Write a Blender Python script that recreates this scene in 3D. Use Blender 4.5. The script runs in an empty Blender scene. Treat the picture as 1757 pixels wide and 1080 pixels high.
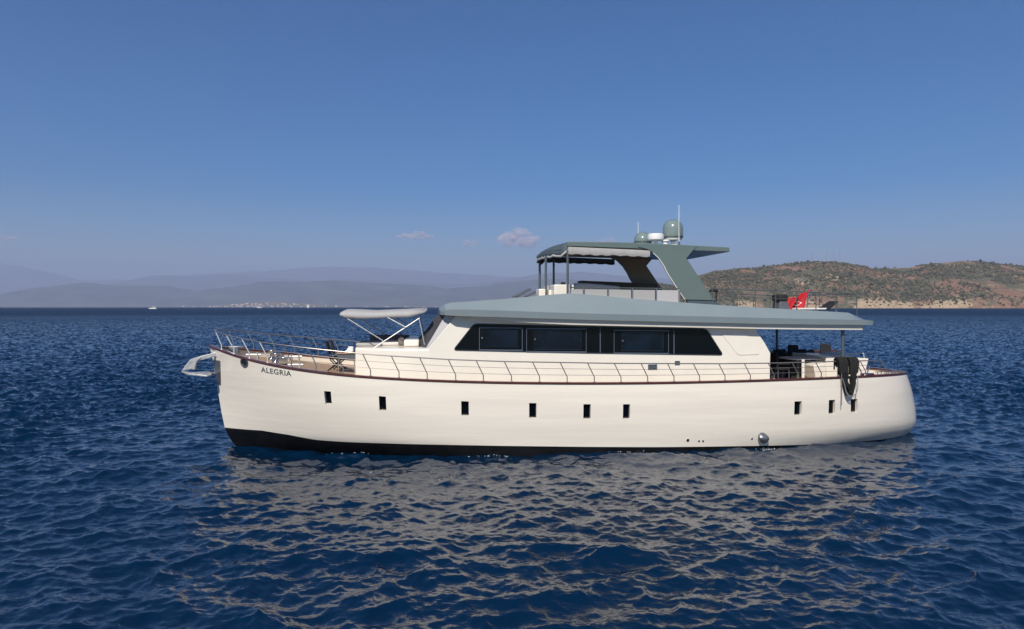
import bpy, math, random
import numpy as np
from mathutils import Vector
R = math.radians
random.seed(7); rng = np.random.default_rng(7)
scene = bpy.context.scene
col = scene.collection

# ------------------------------------------------------------------ camera
EYE = 5.27
cd = bpy.data.cameras.new('camera'); cam = bpy.data.objects.new('camera', cd); col.objects.link(cam)
cam.location = (0, 0, EYE); cam.rotation_euler = (R(90), 0, 0)
cd.sensor_width = 36.0; cd.lens = 36.0 * 1200 / 1757
cd.shift_y = -13 / 1757
cd.clip_start = 0.2; cd.clip_end = 200000
scene.camera = cam
# ------------------------------------------------------------------ sun and sky
SUN_EL, SUN_AZ = 43.0, 196.0            # azimuth clockwise from +Y: behind the camera, a little to the left
w = bpy.data.worlds.new("World"); scene.world = w; w.use_nodes = True
nt = w.node_tree; bg = nt.nodes['Background']
sky = nt.nodes.new('ShaderNodeTexSky'); sky.sky_type = 'NISHITA'; sky.sun_disc = False
sky.sun_elevation = R(SUN_EL); sky.sun_rotation = R(SUN_AZ)
sky.altitude = 0; sky.air_density = 1.0; sky.dust_density = 0.15; sky.ozone_density = 4.5
hs_ = nt.nodes.new('ShaderNodeHueSaturation'); hs_.inputs['Saturation'].default_value = 1.66; hs_.inputs['Hue'].default_value = .507; nt.links.new(sky.outputs[0], hs_.inputs['Color'])
nt.links.new(hs_.outputs[0], bg.inputs[0]); bg.inputs[1].default_value = 0.074
sd = bpy.data.lights.new('sun', 'SUN'); so = bpy.data.objects.new('sun', sd); col.objects.link(so)
sd.energy = 5.0; sd.angle = R(0.5); sd.color = (1.0, 0.93, 0.82)
to_sun = Vector((math.sin(R(SUN_AZ)) * math.cos(R(SUN_EL)), math.cos(R(SUN_AZ)) * math.cos(R(SUN_EL)), math.sin(R(SUN_EL))))
so.rotation_euler = to_sun.to_track_quat('Z', 'Y').to_euler(); so.location = (0, 0, 60)
scene.view_settings.view_transform = 'Standard'; scene.view_settings.look = 'None'
scene.view_settings.exposure = 0.19; scene.view_settings.gamma = 1.0
scene.cycles.max_bounces = 8; scene.cycles.volume_bounces = 0
scene.cycles.transparent_max_bounces = 32
scene.cycles.sample_clamp_indirect = 6.0
scene.cycles.use_denoising = True

# ------------------------------------------------------------------ materials
def mat(name, colr, rough=0.5, metal=0.0, spec=0.5, coat=0.0, var=0.0, vscale=3.0, bump=0.0, bscale=20.0, stretch=(1, 1, 1)):
    m = bpy.data.materials.new(name); m.use_nodes = True
    t = m.node_tree; b = t.nodes['Principled BSDF']
    b.inputs['Base Color'].default_value = (*colr, 1); b.inputs['Roughness'].default_value = rough
    b.inputs['Metallic'].default_value = metal; b.inputs['Specular IOR Level'].default_value = spec
    b.inputs['Coat Weight'].default_value = coat
    if var or bump:
        tc = t.nodes.new('ShaderNodeTexCoord'); mp = t.nodes.new('ShaderNodeMapping'); mp.inputs['Scale'].default_value = stretch
        t.links.new(tc.outputs['Object'], mp.inputs[0])
    if var:
        n = t.nodes.new('ShaderNodeTexNoise'); n.inputs['Scale'].default_value = vscale; n.inputs['Detail'].default_value = 5
        t.links.new(mp.outputs[0], n.inputs['Vector'])
        r = t.nodes.new('ShaderNodeMapRange'); r.inputs[1].default_value = .3; r.inputs[2].default_value = .7
        r.inputs[3].default_value = 1 - var; r.inputs[4].default_value = 1 + var
        t.links.new(n.outputs[0], r.inputs[0])
        mx = t.nodes.new('ShaderNodeVectorMath'); mx.operation = 'SCALE'; mx.inputs[0].default_value = colr
        t.links.new(r.outputs[0], mx.inputs['Scale']); t.links.new(mx.outputs[0], b.inputs['Base Color'])
        r2 = t.nodes.new('ShaderNodeMapRange'); r2.inputs[3].default_value = rough * .8; r2.inputs[4].default_value = min(1, rough * 1.25)
        t.links.new(n.outputs[0], r2.inputs[0]); t.links.new(r2.outputs[0], b.inputs['Roughness'])
    if bump:
        n2 = t.nodes.new('ShaderNodeTexNoise'); n2.inputs['Scale'].default_value = bscale; n2.inputs['Detail'].default_value = 3
        t.links.new(mp.outputs[0], n2.inputs['Vector'])
        bp = t.nodes.new('ShaderNodeBump'); bp.inputs['Strength'].default_value = 1; bp.inputs['Distance'].default_value = bump
        t.links.new(n2.outputs[0], bp.inputs['Height']); t.links.new(bp.outputs[0], b.inputs['Normal'])
    return m
HULLW = mat('cream_hull_paint', (.81, .745, .645), .22, coat=.4, var=.045, vscale=.9, bump=.007, bscale=1.6, stretch=(.25, .25, 3.2))
GEL = mat('cream_gelcoat', (.80, .75, .66), .3, coat=.2, var=.025, vscale=1.5)
SOFF = mat('cream_soffit', (.74, .69, .60), .45, var=.03)
ANTI = mat('black_antifouling', (.006, .0065, .008), .5, var=.35, vscale=3.5)
ANTI.node_tree.nodes['Principled BSDF'].inputs['Specular IOR Level'].default_value = .2
MAHO = mat('varnished_mahogany', (.085, .022, .016), .25, coat=.5, var=.25, vscale=4, stretch=(.3, 1, 1))
STEEL = mat('polished_steel', (.62, .62, .62), .18, metal=1.0)
GLINTS = mat('sun_glint_steel', (.80, .80, .82), .35, metal=.4)  # paler than the rail steel: sun glint painted into near bow stanchions
GALV = mat('galvanised_steel', (.50, .50, .49), .42, metal=.55, var=.2, vscale=6)
RAILS = mat('rail_steel', (.46, .42, .38), .32, metal=.85)
BRSH = mat('brushed_steel', (.42, .42, .42), .35, metal=.9, var=.1)
DARKP = mat('dark_painted_metal', (.075, .095, .10), .35, coat=.3)
ROOF = mat('sage_green_paint', (.205, .250, .268), .32, coat=.35, var=.03, vscale=1.2)
HTOP = mat('grey_green_paint', (.120, .160, .150), .34, coat=.35, var=.03, vscale=1.2)
DOME = mat('pale_green_dome', (.18, .235, .22), .18, coat=.6)
GLASS = mat('tinted_black_glass', (.002, .003, .005), .04, spec=.22)
PANE1 = mat('reflection_tinted_glass', (.003, .007, .016), .05, spec=.3, var=.6, vscale=1.2)  # mottled blue painted into the panes as a hint of interior and reflection
FRAME = mat('window_frame_black', (.018, .022, .028), .3)
FRAMEG = mat('window_frame_blue_grey', (.085, .11, .15), .35)
BLACK = mat('black_fabric', (.012, .012, .014), .8, var=.3, vscale=8)
GREYF = mat('grey_canvas', (.39, .38, .375), .85, var=.06, vscale=5, bump=.01, bscale=6)
SCREEN = mat('grey_mesh_screen', (.44, .43, .43), .8, var=.05, vscale=30)
SCREEND = mat('dark_mesh_screen', (.055, .055, .065), .7, var=.1)
TAUPE = mat('taupe_cushion', (.16, .14, .13), .85, var=.1, vscale=6)
WCUSH = mat('white_cushion', (.66, .63, .60), .8, var=.05, vscale=4, bump=.01, bscale=5)
COAM = mat('pale_clear_screen', (.38, .37, .36), .3, coat=.4)
NAVY = mat('dark_blue_canvas', (.06, .085, .105), .7, var=.15, vscale=5, bump=.02, bscale=7)
BROWNC = mat('brown_grey_panel', (.10, .088, .07), .6, var=.1)
WHITE = mat('white_plastic', (.8, .8, .78), .35)
ROPE = mat('black_rope', (.008, .008, .008), .85, bump=.01, bscale=60)
SILV = mat('silver_grey_line', (.20, .21, .24), .55)
RED = mat('red_flag_cloth', (.42, .003, .010), .7, var=.08, vscale=6)
FLAGW = mat('white_flag_print', (.8, .78, .76), .7)
WOODT = mat('pale_wood', (.36, .24, .14), .5, var=.2, vscale=6, stretch=(.3, 1, 1))
DKRED = mat('dark_red_cushion', (.045, .014, .013), .8)
GREYP2 = mat('weathered_steel', (.22, .23, .24), .35, metal=.7, var=.4, vscale=7)
GREYP = mat('slate_grey_plastic', (.09, .10, .12), .5)

def teak():
    m = mat('teak_planks', (.42, .28, .17), .6); t = m.node_tree; b = t.nodes['Principled BSDF']
    tc = t.nodes.new('ShaderNodeTexCoord'); sp = t.nodes.new('ShaderNodeSeparateXYZ'); t.links.new(tc.outputs['Object'], sp.inputs[0])
    a = t.nodes.new('ShaderNodeMath'); a.operation = 'MULTIPLY'; a.inputs[1].default_value = 16; t.links.new(sp.outputs[1], a.inputs[0])
    f = t.nodes.new('ShaderNodeMath'); f.operation = 'FRACT'; t.links.new(a.outputs[0], f.inputs[0])
    g = t.nodes.new('ShaderNodeMath'); g.operation = 'GREATER_THAN'; g.inputs[1].default_value = .09; t.links.new(f.outputs[0], g.inputs[0])
    n = t.nodes.new('ShaderNodeTexNoise'); n.inputs['Scale'].default_value = 3; t.links.new(tc.outputs['Object'], n.inputs['Vector'])
    r = t.nodes.new('ShaderNodeValToRGB'); r.color_ramp.elements[0].color = (.36, .23, .13, 1); r.color_ramp.elements[1].color = (.50, .35, .22, 1)
    t.links.new(n.outputs[0], r.inputs[0])
    mx = t.nodes.new('ShaderNodeMix'); mx.data_type = 'RGBA'; mx.inputs['A'].default_value = (.03, .02, .015, 1)
    t.links.new(g.outputs[0], mx.inputs['Factor']); t.links.new(r.outputs[0], mx.inputs['B']); t.links.new(mx.outputs['Result'], b.inputs['Base Color'])
    return m
TEAK = teak()

# ------------------------------------------------------------------ mesh builder
class M:
    def __init__(s): s.v = []; s.f = []; s.m = []
    def add(s, vs, fs, mi=0):
        o = len(s.v); s.v += [tuple(p) for p in vs]; s.f += [tuple(i + o for i in q) for q in fs]; s.m += [mi] * len(fs); return s
    def box(s, c, d, rz=0, mi=0, ry=0):
        hx, hy, hz = d[0] / 2, d[1] / 2, d[2] / 2; vs = []
        for x in (-hx, hx):
            for y in (-hy, hy):
                for z in (-hz, hz):
                    a, b, e = x * math.cos(ry) + z * math.sin(ry), y, -x * math.sin(ry) + z * math.cos(ry)
                    vs.append((c[0] + a * math.cos(rz) - b * math.sin(rz), c[1] + a * math.sin(rz) + b * math.cos(rz), c[2] + e))
        return s.add(vs, [(0, 1, 3, 2), (4, 6, 7, 5), (0, 4, 5, 1), (2, 3, 7, 6), (0, 2, 6, 4), (1, 5, 7, 3)], mi)
    def tube(s, pts, r, n=8, mi=0, r2=None):
        P = [Vector(p) for p in pts]; k = len(P); vs = []; up = None
        for i, p in enumerate(P):
            d = (P[min(i + 1, k - 1)] - P[max(i - 1, 0)]).normalized()
            if up is None: up = Vector((0, 0, 1)) if abs(d.z) < .9 else Vector((1, 0, 0))
            a = d.cross(up)
            if a.length < 1e-4: a = d.orthogonal()
            a.normalize(); b = a.cross(d).normalized(); up = b
            rr = r if r2 is None else r + (r2 - r) * i / (k - 1)
            for j in range(n):
                t = 2 * math.pi * j / n; vs.append(p + a * math.cos(t) * rr + b * math.sin(t) * rr)
        fs = [(i * n + j, i * n + (j + 1) % n, (i + 1) * n + (j + 1) % n, (i + 1) * n + j) for i in range(k - 1) for j in range(n)]
        fs += [tuple(reversed(range(n))), tuple((k - 1) * n + j for j in range(n))]
        return s.add(vs, fs, mi)
    def prism(s, poly, y0, y1, mi=0):           # polygon in x,z pushed from y0 to y1
        n = len(poly); vs = [(x, y0, z) for x, z in poly] + [(x, y1, z) for x, z in poly]
        return s.add(vs, [tuple(range(n)), tuple(reversed(range(n, 2 * n)))] + [(i, i + n, (i + 1) % n + n, (i + 1) % n) for i in range(n)], mi)
    def slab(s, poly, z0, z1, mi=0):            # polygon in x,y pushed from z0 to z1
        n = len(poly); vs = [(x, y, z0) for x, y in poly] + [(x, y, z1) for x, y in poly]
        return s.add(vs, [tuple(reversed(range(n))), tuple(range(n, 2 * n))] + [(i, (i + 1) % n, (i + 1) % n + n, i + n) for i in range(n)], mi)
    def lathe(s, c, prof, n=24, mi=0):
        vs = [(c[0] + r * math.cos(2 * math.pi * j / n), c[1] + r * math.sin(2 * math.pi * j / n), c[2] + z) for r, z in prof for j in range(n)]
        k = len(prof)
        fs = [(i * n + j, i * n + (j + 1) % n, (i + 1) * n + (j + 1) % n, (i + 1) * n + j) for i in range(k - 1) for j in range(n)]
        fs += [tuple(reversed(range(n))), tuple((k - 1) * n + j for j in range(n))]
        return s.add(vs, fs, mi)
    def grid(s, g, mi=0, closed=False):         # rows of equally many points
        k = len(g); n = len(g[0]); fs = []
        for i in range(k - 1):
            for j in range(n if closed else n - 1): fs.append((i * n + j, i * n + (j + 1) % n, (i + 1) * n + (j + 1) % n, (i + 1) * n + j))
        return s.add([p for r_ in g for p in r_], fs, mi)
    def build(s, name, mats, parent=None, smooth=35, bevel=0, fix=True):
        me = bpy.data.meshes.new(name); me.from_pydata([tuple(map(float, p)) for p in s.v], [], s.f)
        for q in (mats if isinstance(mats, (list, tuple)) else [mats]): me.materials.append(q)
        me.polygons.foreach_set('material_index', s.m)
        if fix:
            import bmesh
            b = bmesh.new(); b.from_mesh(me); bmesh.ops.recalc_face_normals(b, faces=b.faces); b.to_mesh(me); b.free()
        if smooth:
            me.shade_smooth(); me.set_sharp_from_angle(angle=R(smooth))
        o = bpy.data.objects.new(name, me); col.objects.link(o); o.parent = parent
        if bevel:
            d = o.modifiers.new('bevel', 'BEVEL'); d.width = bevel; d.segments = 2; d.limit_method = 'ANGLE'; d.angle_limit = R(40)
        return o
def tag(o, label=None, cat=None, group=None, kind=None):
    if label: o['label'] = label
    if cat: o['category'] = cat
    if group: o['group'] = group
    if kind: o['kind'] = kind
    return o

# ------------------------------------------------------------------ the yacht's own frame (x aft from the stem, y to the far side, z up)
TH = R(6.7); CT, ST = math.cos(TH), math.sin(TH); OX, OY = -10.7, 26.9
K0 = -OX * ST + OY * CT
def at(px, py, ly):
    """x and z, in the yacht's frame, of a point measured on the survey picture at lateral distance ly"""
    u = (px - 878.5) / 1200; t = (ly + K0) / (CT - u * ST)
    return ((t * u - OX) * CT + (t - OY) * ST, EYE - (py - 527) / 1200 * t)
def world(p): return (OX + p[0] * CT - p[1] * ST, OY + p[0] * ST + p[1] * CT, p[2])
def empty(name, label, cat, p=(0, 0, 0), group=None, rz=0.0, local=True):
    o = bpy.data.objects.new(name, None); col.objects.link(o); o.location = world(p) if local else p
    o.rotation_euler = (0, 0, (TH if local else 0) + rz); o.empty_display_size = .3
    return tag(o, label, cat, group)
YACHT = empty('motor_yacht', 'large cream trawler style yacht with sage green roof and hardtop', 'yacht')

# ---- hull form
L = 28.05
def stem_dx(z): return np.interp(z, [-1, -.5, 0, .3, .62, 1.2, 2.5, 3.3, 3.77], [.9, .45, 0, -.2, -.33, -.45, -.66, -.78, -.9])
def stern_dx(z): return -.10 * np.maximum(z, 0) ** 2 - .75 * np.maximum(0, .55 - z) ** 2
def xof(ux, z): u = ux / L; return ux + stem_dx(z) * (1 - u) ** 6 + stern_dx(z) * u ** 10
def uof(x, z):
    ux = x
    for _ in range(30): ux = x - stem_dx(z) * (1 - np.clip(ux / L, 0, 1)) ** 6 - stern_dx(z) * np.clip(ux / L, 0, 1) ** 10
    return np.clip(ux, 0, L)
def hb(ux, z, zs):
    r = np.clip(z / zs, 0, 1)
    p = 2.7 + (4.0 - 2.7) * r ** .8; Lb = 11.0 - 3.0 * r ** .7
    t = np.clip(ux / Lb, 0, 1); b = (3.28 + .22 * np.sin(r * 1.9) / np.sin(1.9) * (1 if True else 0)) * (1 - (1 - t) ** p)
    q = np.clip((ux - 13.5) / 13.5, 0, 1); b = b * (1 - (.22 - .06 * r) * q * q)
    e = np.clip((ux - 19.0) / (L - 19.0), 0, 1); b = b * (1 - e ** 3.6) ** (1 / 1.9)
    lo = np.clip((.75 - z) / .75, 0, 2)
    b = b * (1 - (.15 * np.clip((ux - 16) / 10, 0, 1) ** 1.5 + .13 * np.clip(1 - ux / 10, 0, 1) ** .7) * lo ** 2)
    return b * np.sqrt(np.clip(1 - (np.clip(-z, 0, 1.05) / 1.05) ** 2, 0, 1))
near = [(380, 603), (400, 609), (440, 620.5), (500, 634), (570, 643), (640, 649), (700, 652.5), (850, 657), (1000, 658.5), (1200, 657), (1300, 654.5), (1450, 648), (1545, 643)]
su, sz = [0.0], [float(at(360, 595, 0)[1])]
for px, py in near:
    ly = -3.0
    for _ in range(80):
        x, z = at(px, py, ly); ux = uof(x, z); ly = .5 * ly - .5 * float(hb(ux, z, z))
    su.append(float(ux)); sz.append(float(z))
order = np.argsort(su); su = np.array(su)[order]; sz = np.array(sz)[order]
spf = np.polyfit(su, sz, 5)
def sheer(ux): return np.polyval(spf, np.clip(ux, 0, L))
def on_hull(px, py):
    ly = -3.0
    for _ in range(80):
        x, z = at(px, py, ly); ux = float(uof(x, z)); ly = .5 * ly - .5 * float(hb(ux, z, sheer(ux)))
    return ux, float(x), ly, float(z)
pp = [on_hull(*q) for q in [(384, 734), (449, 739), (493, 746), (541, 755), (589, 758.5), (660, 761), (760, 763.5), (870, 765.5), (1000, 767), (1120, 767.5), (1260, 766), (1321, 765), (1415, 762), (1443, 760)]]
pu = np.array([0] + [q[0] for q in pp] + [L]); pz = np.array([pp[0][3] + .02] + [q[3] for q in pp] + [pp[-1][3] - .1])
def paint(ux): return np.interp(ux, pu, pz)
# hull windows: left px, right px, top py, bottom py
wpx = [(557, 568.5, 671.5, 694), (650.5, 662.5, 680.5, 705), (791.5, 804.5, 689, 713.5), (908, 920.5, 692, 717.5), (1001, 1013.5, 694, 719), (1069, 1081, 694, 719), (1363, 1375.5, 689, 713), (1422, 1433, 686.5, 711), (1460, 1471.5, 685, 708)]
win = []
for a, b, t, bo in wpx:
    qa, qb = on_hull(a, (t + bo) / 2), on_hull(b, (t + bo) / 2); zt = on_hull((a + b) / 2, t)[3]; zb = on_hull((a + b) / 2, bo)[3]
    win.append((qa[0], qb[0], zb, zt))
wu = [0.] + [(a + b) / 2 for a, b, _, _ in win] + [L]
def wtop(ux): return np.interp(ux, wu, [win[0][3]] + [q[3] for q in win] + [win[-1][3]])
def wbot(ux): return np.interp(ux, wu, [win[0][2]] + [q[2] for q in win] + [win[-1][2]])
us = list(0.0 + 3.0 * np.linspace(0, 1, 26) ** 1.6) + list(np.linspace(3.0, 24.9, 96)[1:]) + list(24.9 + (L - 24.9) * np.sin(np.linspace(0, math.pi / 2, 30))[1:])
edges = []
for a, b, _, _ in win: edges += [a, b]
us = sorted([u for u in us if all(abs(u - e) > .07 for e in edges) and not any(a < u < b for a, b, _, _ in win)] + edges)
rows = []
for u in us:
    s_, t_, b_, p_ = float(sheer(u)), float(wtop(u)), float(wbot(u)), float(paint(u))
    zz = list(np.linspace(s_, t_, 6)) + [t_ + (b_ - t_) / 2, b_] + list(np.linspace(b_, p_, 10)[1:]) + list(np.linspace(p_, -1.04, 8)[1:])
    rows.append([(u, z) for z in zz])
NR = len(rows[0]); IT, IB, IP = 5, 7, 16
def hull_mesh():
    m = M()
    for sgn in (-1, 1):
        g = [[(float(xof(u, z)), sgn * float(hb(u, z, sheer(u))), z) for u, z in r_] for r_ in rows]
        o = len(m.v); m.v += [p for r_ in g for p in r_]
        for i in range(len(us) - 1):
            isw = any(abs(us[i] - a) < 1e-6 for a, b, _, _ in win)
            for j in range(NR - 1):
                if isw and IT <= j < IB: continue
                m.f.append((o + i * NR + j, o + (i + 1) * NR + j, o + (i + 1) * NR + j + 1, o + i * NR + j + 1)); m.m.append(1 if j >= IP else 0)
        for i in range(len(us) - 1):
            if any(abs(us[i] - a) < 1e-6 for a, b, _, _ in win):
                D = .13
                c = [g[i][IT], g[i + 1][IT], g[i + 1][IB], g[i][IB]]
                nrm = (Vector(g[i + 1][IT]) - Vector(g[i][IT])).cross(Vector(g[i][IB]) - Vector(g[i][IT])).normalized()
                if nrm.y * sgn > 0: nrm = -nrm
                inn = [tuple(Vector(p) + nrm * D) for p in c]
                for k in range(4):
                    m.add([c[k], c[(k + 1) % 4], inn[(k + 1) % 4], inn[k]], [(0, 1, 2, 3)], 0)
                yield_win.append((sgn, inn, nrm, c))
        # bulwark: inner face and top under the cap
        top, inn_t, inn_b = [], [], []
        for u in us:
            z = float(sheer(u)); x = float(xof(u, z)); b = float(hb(u, z, z)); bi = max(0, b - .12); k = 1 if u > 0.25 else 0
            xi = x + (.12 if u < .3 else 0) - (.12 if u > 27.2 else 0)
            top.append((x, sgn * b, z)); inn_t.append((xi, sgn * bi, z)); inn_b.append((xi, sgn * bi, z - .26))
        m.grid([top, inn_t], 0); m.grid([inn_t, inn_b], 0)
    return m
yield_win = []
hm = hull_mesh()
HULL = hm.build('hull', [HULLW, ANTI], YACHT, smooth=40, fix=True)
for sgn, inn, nrm, c in yield_win:
    P = [Vector(p) for p in inn]; ctr = sum(P, Vector()) / 4
    fr = M(); out = [p - nrm * .012 for p in P]; ins = [ctr + (p - ctr) * .84 - nrm * .012 for p in P]
    for k in range(4): fr.add([out[k], out[(k + 1) % 4], ins[(k + 1) % 4], ins[k]], [(0, 1, 2, 3)])
    wo = fr.build('hull_window', FRAME, YACHT, smooth=0)
    M().add([p - nrm * .004 for p in P], [(0, 1, 2, 3)]).build('pane', GLASS, wo, smooth=0)
# deck and cap rail
dk = M(); g = [[], []]
DECKDROP = .22
def deck_z(ux): return float(sheer(ux)) - DECKDROP
for u in us:
    z = float(sheer(u)); b = max(0.0, float(hb(u, z, z)) - .115); x = float(xof(u, z)) + (.1 if u < .3 else 0) - (.1 if u > 27.2 else 0)
    g[0].append((x, -b, z - DECKDROP)); g[1].append((x, b, z - DECKDROP))
dk.grid(g); dk.build('deck', TEAK, YACHT, smooth=0)
cp = M()
for sgn in (-1, 1):
    g = [[] for _ in range(5)]
    for u in us:
        z = float(sheer(u)); x = float(xof(u, z)); b = float(hb(u, z, z)); e = min(1, b / .2)
        dx = -.05 if u < .3 else 0
        wi = .19 if u > 1.4 else .19 + .22 * (1 - u / 1.4)
        for k, (o, h) in enumerate([(.035, -.012), (.035, .055), (-wi + .035, .055), (-wi + .035, -.012)]):
            g[k].append((x + dx * (1 if o > 0 else -6 * 0) - (0 if u > 27.3 else 0) + (o if u > 27.35 else 0), sgn * max(0, b + o * e), z + h))
        g[4].append(g[0][-1])
    cp.grid(g)
cp.build('cap_rail', MAHO, YACHT, smooth=30)
# thin rubbing line painted below the cap
rb = M()
for sgn in (-1, 1):
    g = [[], []]
    for u in us:
        z = float(sheer(u))
        for k, h in enumerate((-.012, -.03)):
            g[k].append((float(xof(u, z + h)) - (.004 if u < .5 else 0), sgn * (float(hb(u, z + h, z)) + .004), z + h))
    rb.grid(g)
rb.build('rubbing_strip', FRAME, YACHT, smooth=0)

# name on the bow
def hull_text(body, px0, py0, px1, py1, hgt):
    cu = bpy.data.curves.new('boat_name', 'FONT'); cu.body = body; cu.size = 1; cu.space_character = 1.12; cu.offset = .022
    to = bpy.data.objects.new('tmp', cu); col.objects.link(to); bpy.context.view_layer.update()
    me = bpy.data.meshes.new_from_object(to.evaluated_get(bpy.context.evaluated_depsgraph_get()))
    vs = np.array([v.co[:] for v in me.vertices]); fs = [tuple(p.vertices) for p in me.polygons]
    bpy.data.objects.remove(to)
    vs[:, 0] = (vs[:, 0] - vs[:, 0].min()) / np.ptp(vs[:, 0]); vs[:, 1] = vs[:, 1] / vs[:, 1].max()
    a, b = on_hull(px0, py0), on_hull(px1, py1); m = M(); out = []
    for tx, ty, _ in vs:
        x = a[1] + (b[1] - a[1]) * tx; z = a[3] + (b[3] - a[3]) * tx + hgt * ty
        u = float(uof(x, z)); y = float(hb(u, z, sheer(u))); out.append((x, -(y + .006), z))
    m.add(out, fs); m.build(body.lower() + '_lettering' if False else 'name_lettering', DARKP, YACHT, smooth=0)
hull_text('ALEGRIA', 448, 638.5, 500, 646, .185)
# hawse hole, skin fittings, exhaust
def disc_on_hull(name, px, py, r, m1, asp=1.0, rim=None, thick=.02):
    u, x, y, z = on_hull(px, py); m = M(); n = 20
    def pt(a, rr, off):
        X = x + math.cos(a) * rr; Z = z + math.sin(a) * rr * asp; uu = float(uof(X, Z)); return (X, -(float(hb(uu, Z, sheer(uu))) + off), Z)
    g = [[pt(2 * math.pi * j / n, rr, off) for j in range(n)] for rr, off in ((r, 0), (r, thick), (r * .72, thick), (r * .66, .004))]
    m.grid(g, 0, closed=True)
    c = [pt(2 * math.pi * j / n, r * .68, .006) for j in range(n)]; m.add(c, [tuple(range(n))], 1)
    return m.build(name, [rim or m1, m1], YACHT, smooth=30)
disc_on_hull('hawse_hole', 419, 622, .17, FRAME, 1.15, BRSH, .03)
for px, py, r in ((1180, 755.5, .055), (1199, 757, .035), (1206, 757, .035), (1290, 753, .035)): disc_on_hull('skin_fitting', px, py, r, FRAME, 1, STEEL)
u, x, y, z = on_hull(1308, 752)
ex = M(); g = []
for i in range(9):
    a = i / 8; rr = .21 * math.sin(math.pi * (.12 + .80 * a)) ; g.append([(x - .05 + .10 * a + math.cos(t) * rr, y - .02 - (.10 * math.sin(math.pi * a)) - math.sin(t) * .5 * rr, z + .22 - .42 * a) for t in np.linspace(0, 2 * math.pi, 16, endpoint=False)])
ex.grid(g, closed=True); ex.build('exhaust_outlet', GREYP2, YACHT, smooth=60)

# anchor pocket on the stem
apk = M()
def hp(px, py, off=.02):
    u, x, y, z = on_hull(px, py); return (x, y - off, z)
def hpz(x, z, off):
    uu = float(uof(x, z)); return (x, -(float(hb(uu, z, sheer(uu))) + off), z)
g = []
for z in np.linspace(3.25, 2.3, 7):
    x0 = float(xof(0, z)); w_ = .42 - .22 * (3.25 - z)
    g.append([hpz(x0 + .02 + w_ * k / 4, z, .02) for k in range(5)])
apk.grid(g); apk.build('anchor_plate', BRSH, YACHT, smooth=40)

# ---- guard rails with stanchions
bases = [379, 400, 427, 458, 499.5, 542, 588, 635.5, 684.5, 733, 782, 829.7, 878, 926.4, 973.8, 1020.6, 1066.4, 1112.3, 1157.6, 1201.7, 1245.3, 1289, 1330, 1371, 1411, 1450, 1487, 1523]
rail_px = [372, 395, 421, 454, 492, 533, 577, 625, 672, 771, 867, 1055, 1147, 1236, 1323, 1424, 1491, 1513]
rail_py = [568.5, 575.5, 582, 588, 593, 598, 602.5, 607.6, 611, 617, 620.5, 623.7, 624, 624.3, 623.3, 620.5, 619, 618.5]
base_py_px = [q[0] for q in near]; base_py = [q[1] - 3 for q in near]
st = []
for bpx in bases:
    u, x, y, z = on_hull(bpx, float(np.interp(bpx, base_py_px, base_py)))
    u = max(u, .12); z = float(sheer(u)) + .05; x = float(xof(u, z)); b = max(.05, float(hb(u, z, sheer(u))) - .07)
    lean = .26 if u > 1 else .12 + .14 * u
    # height of the top rail above this foot
    tpx = bpx - 12 * min(1, .4 + u / 5); tpy = float(np.interp(tpx, rail_px, rail_py)); zt = float(at(tpx, tpy, -b)[1])
    st.append((x, b, z, lean, zt))
for sgn in (-1, 1):
    m = M()
    tops = [(x - ln, sgn * (b + .05), zt) for x, b, z, ln, zt in st]
    if sgn == -1 or True: tops = [(tops[0][0] - .25, sgn * .1, tops[0][2] + .04)] + tops
    m.tube(tops, .021, 8)
    tops2 = tops[1:]
    for f_ in (.36, .68):
        wy = []
        for x, b, z, ln, zt in st[3:]:
            kz = z + (zt - z) * .30
            zz = z + (zt - z) * f_; fx = -ln * max(0, (f_ - .30) / .70)
            wy.append((x + fx, sgn * (b + .05 * f_), zz))
        m.tube(wy, .008, 5)
    rail = m.build('guard_rail', RAILS, YACHT, smooth=50)
    for x, b, z, ln, zt in st:
        h = zt - z
        s_ = M().tube([(x, sgn * b, z), (x, sgn * b, z + h * .28), (x - .03, sgn * (b + .01), z + h * .34), (x - ln, sgn * (b + .05), zt)], .018 if x > 2.6 or sgn > 0 else .022, 8)
        s_.lathe((x, sgn * b, z), [(.05, 0), (.05, .012), (.022, .03)], 10)
        s_.build('stanchion', RAILS if x > 2.6 or sgn > 0 else GLINTS, rail, smooth=50)

# ---- deckhouse
HW = 2.6
def P(px, py, y=-HW): return at(px, py, y)
side = [P(1321, 656), P(1322, 606), P(1312, 588), P(1302, 574), P(1297.5, 567), P(1297, 561), P(1297, 552), P(1000, 546), P(786, 538), P(735, 597.5), P(733, 652)]
side[0] = (side[0][0], deck_z(19.5)); side[-1] = (side[-1][0], deck_z(6.5)); 
hs = M()
for sgn in (-1, 1): hs.prism(side, sgn * HW, sgn * (HW - .12))
hs.build('deckhouse_side', GEL, YACHT, smooth=20, bevel=.02)
xr = side[4][0]
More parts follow.
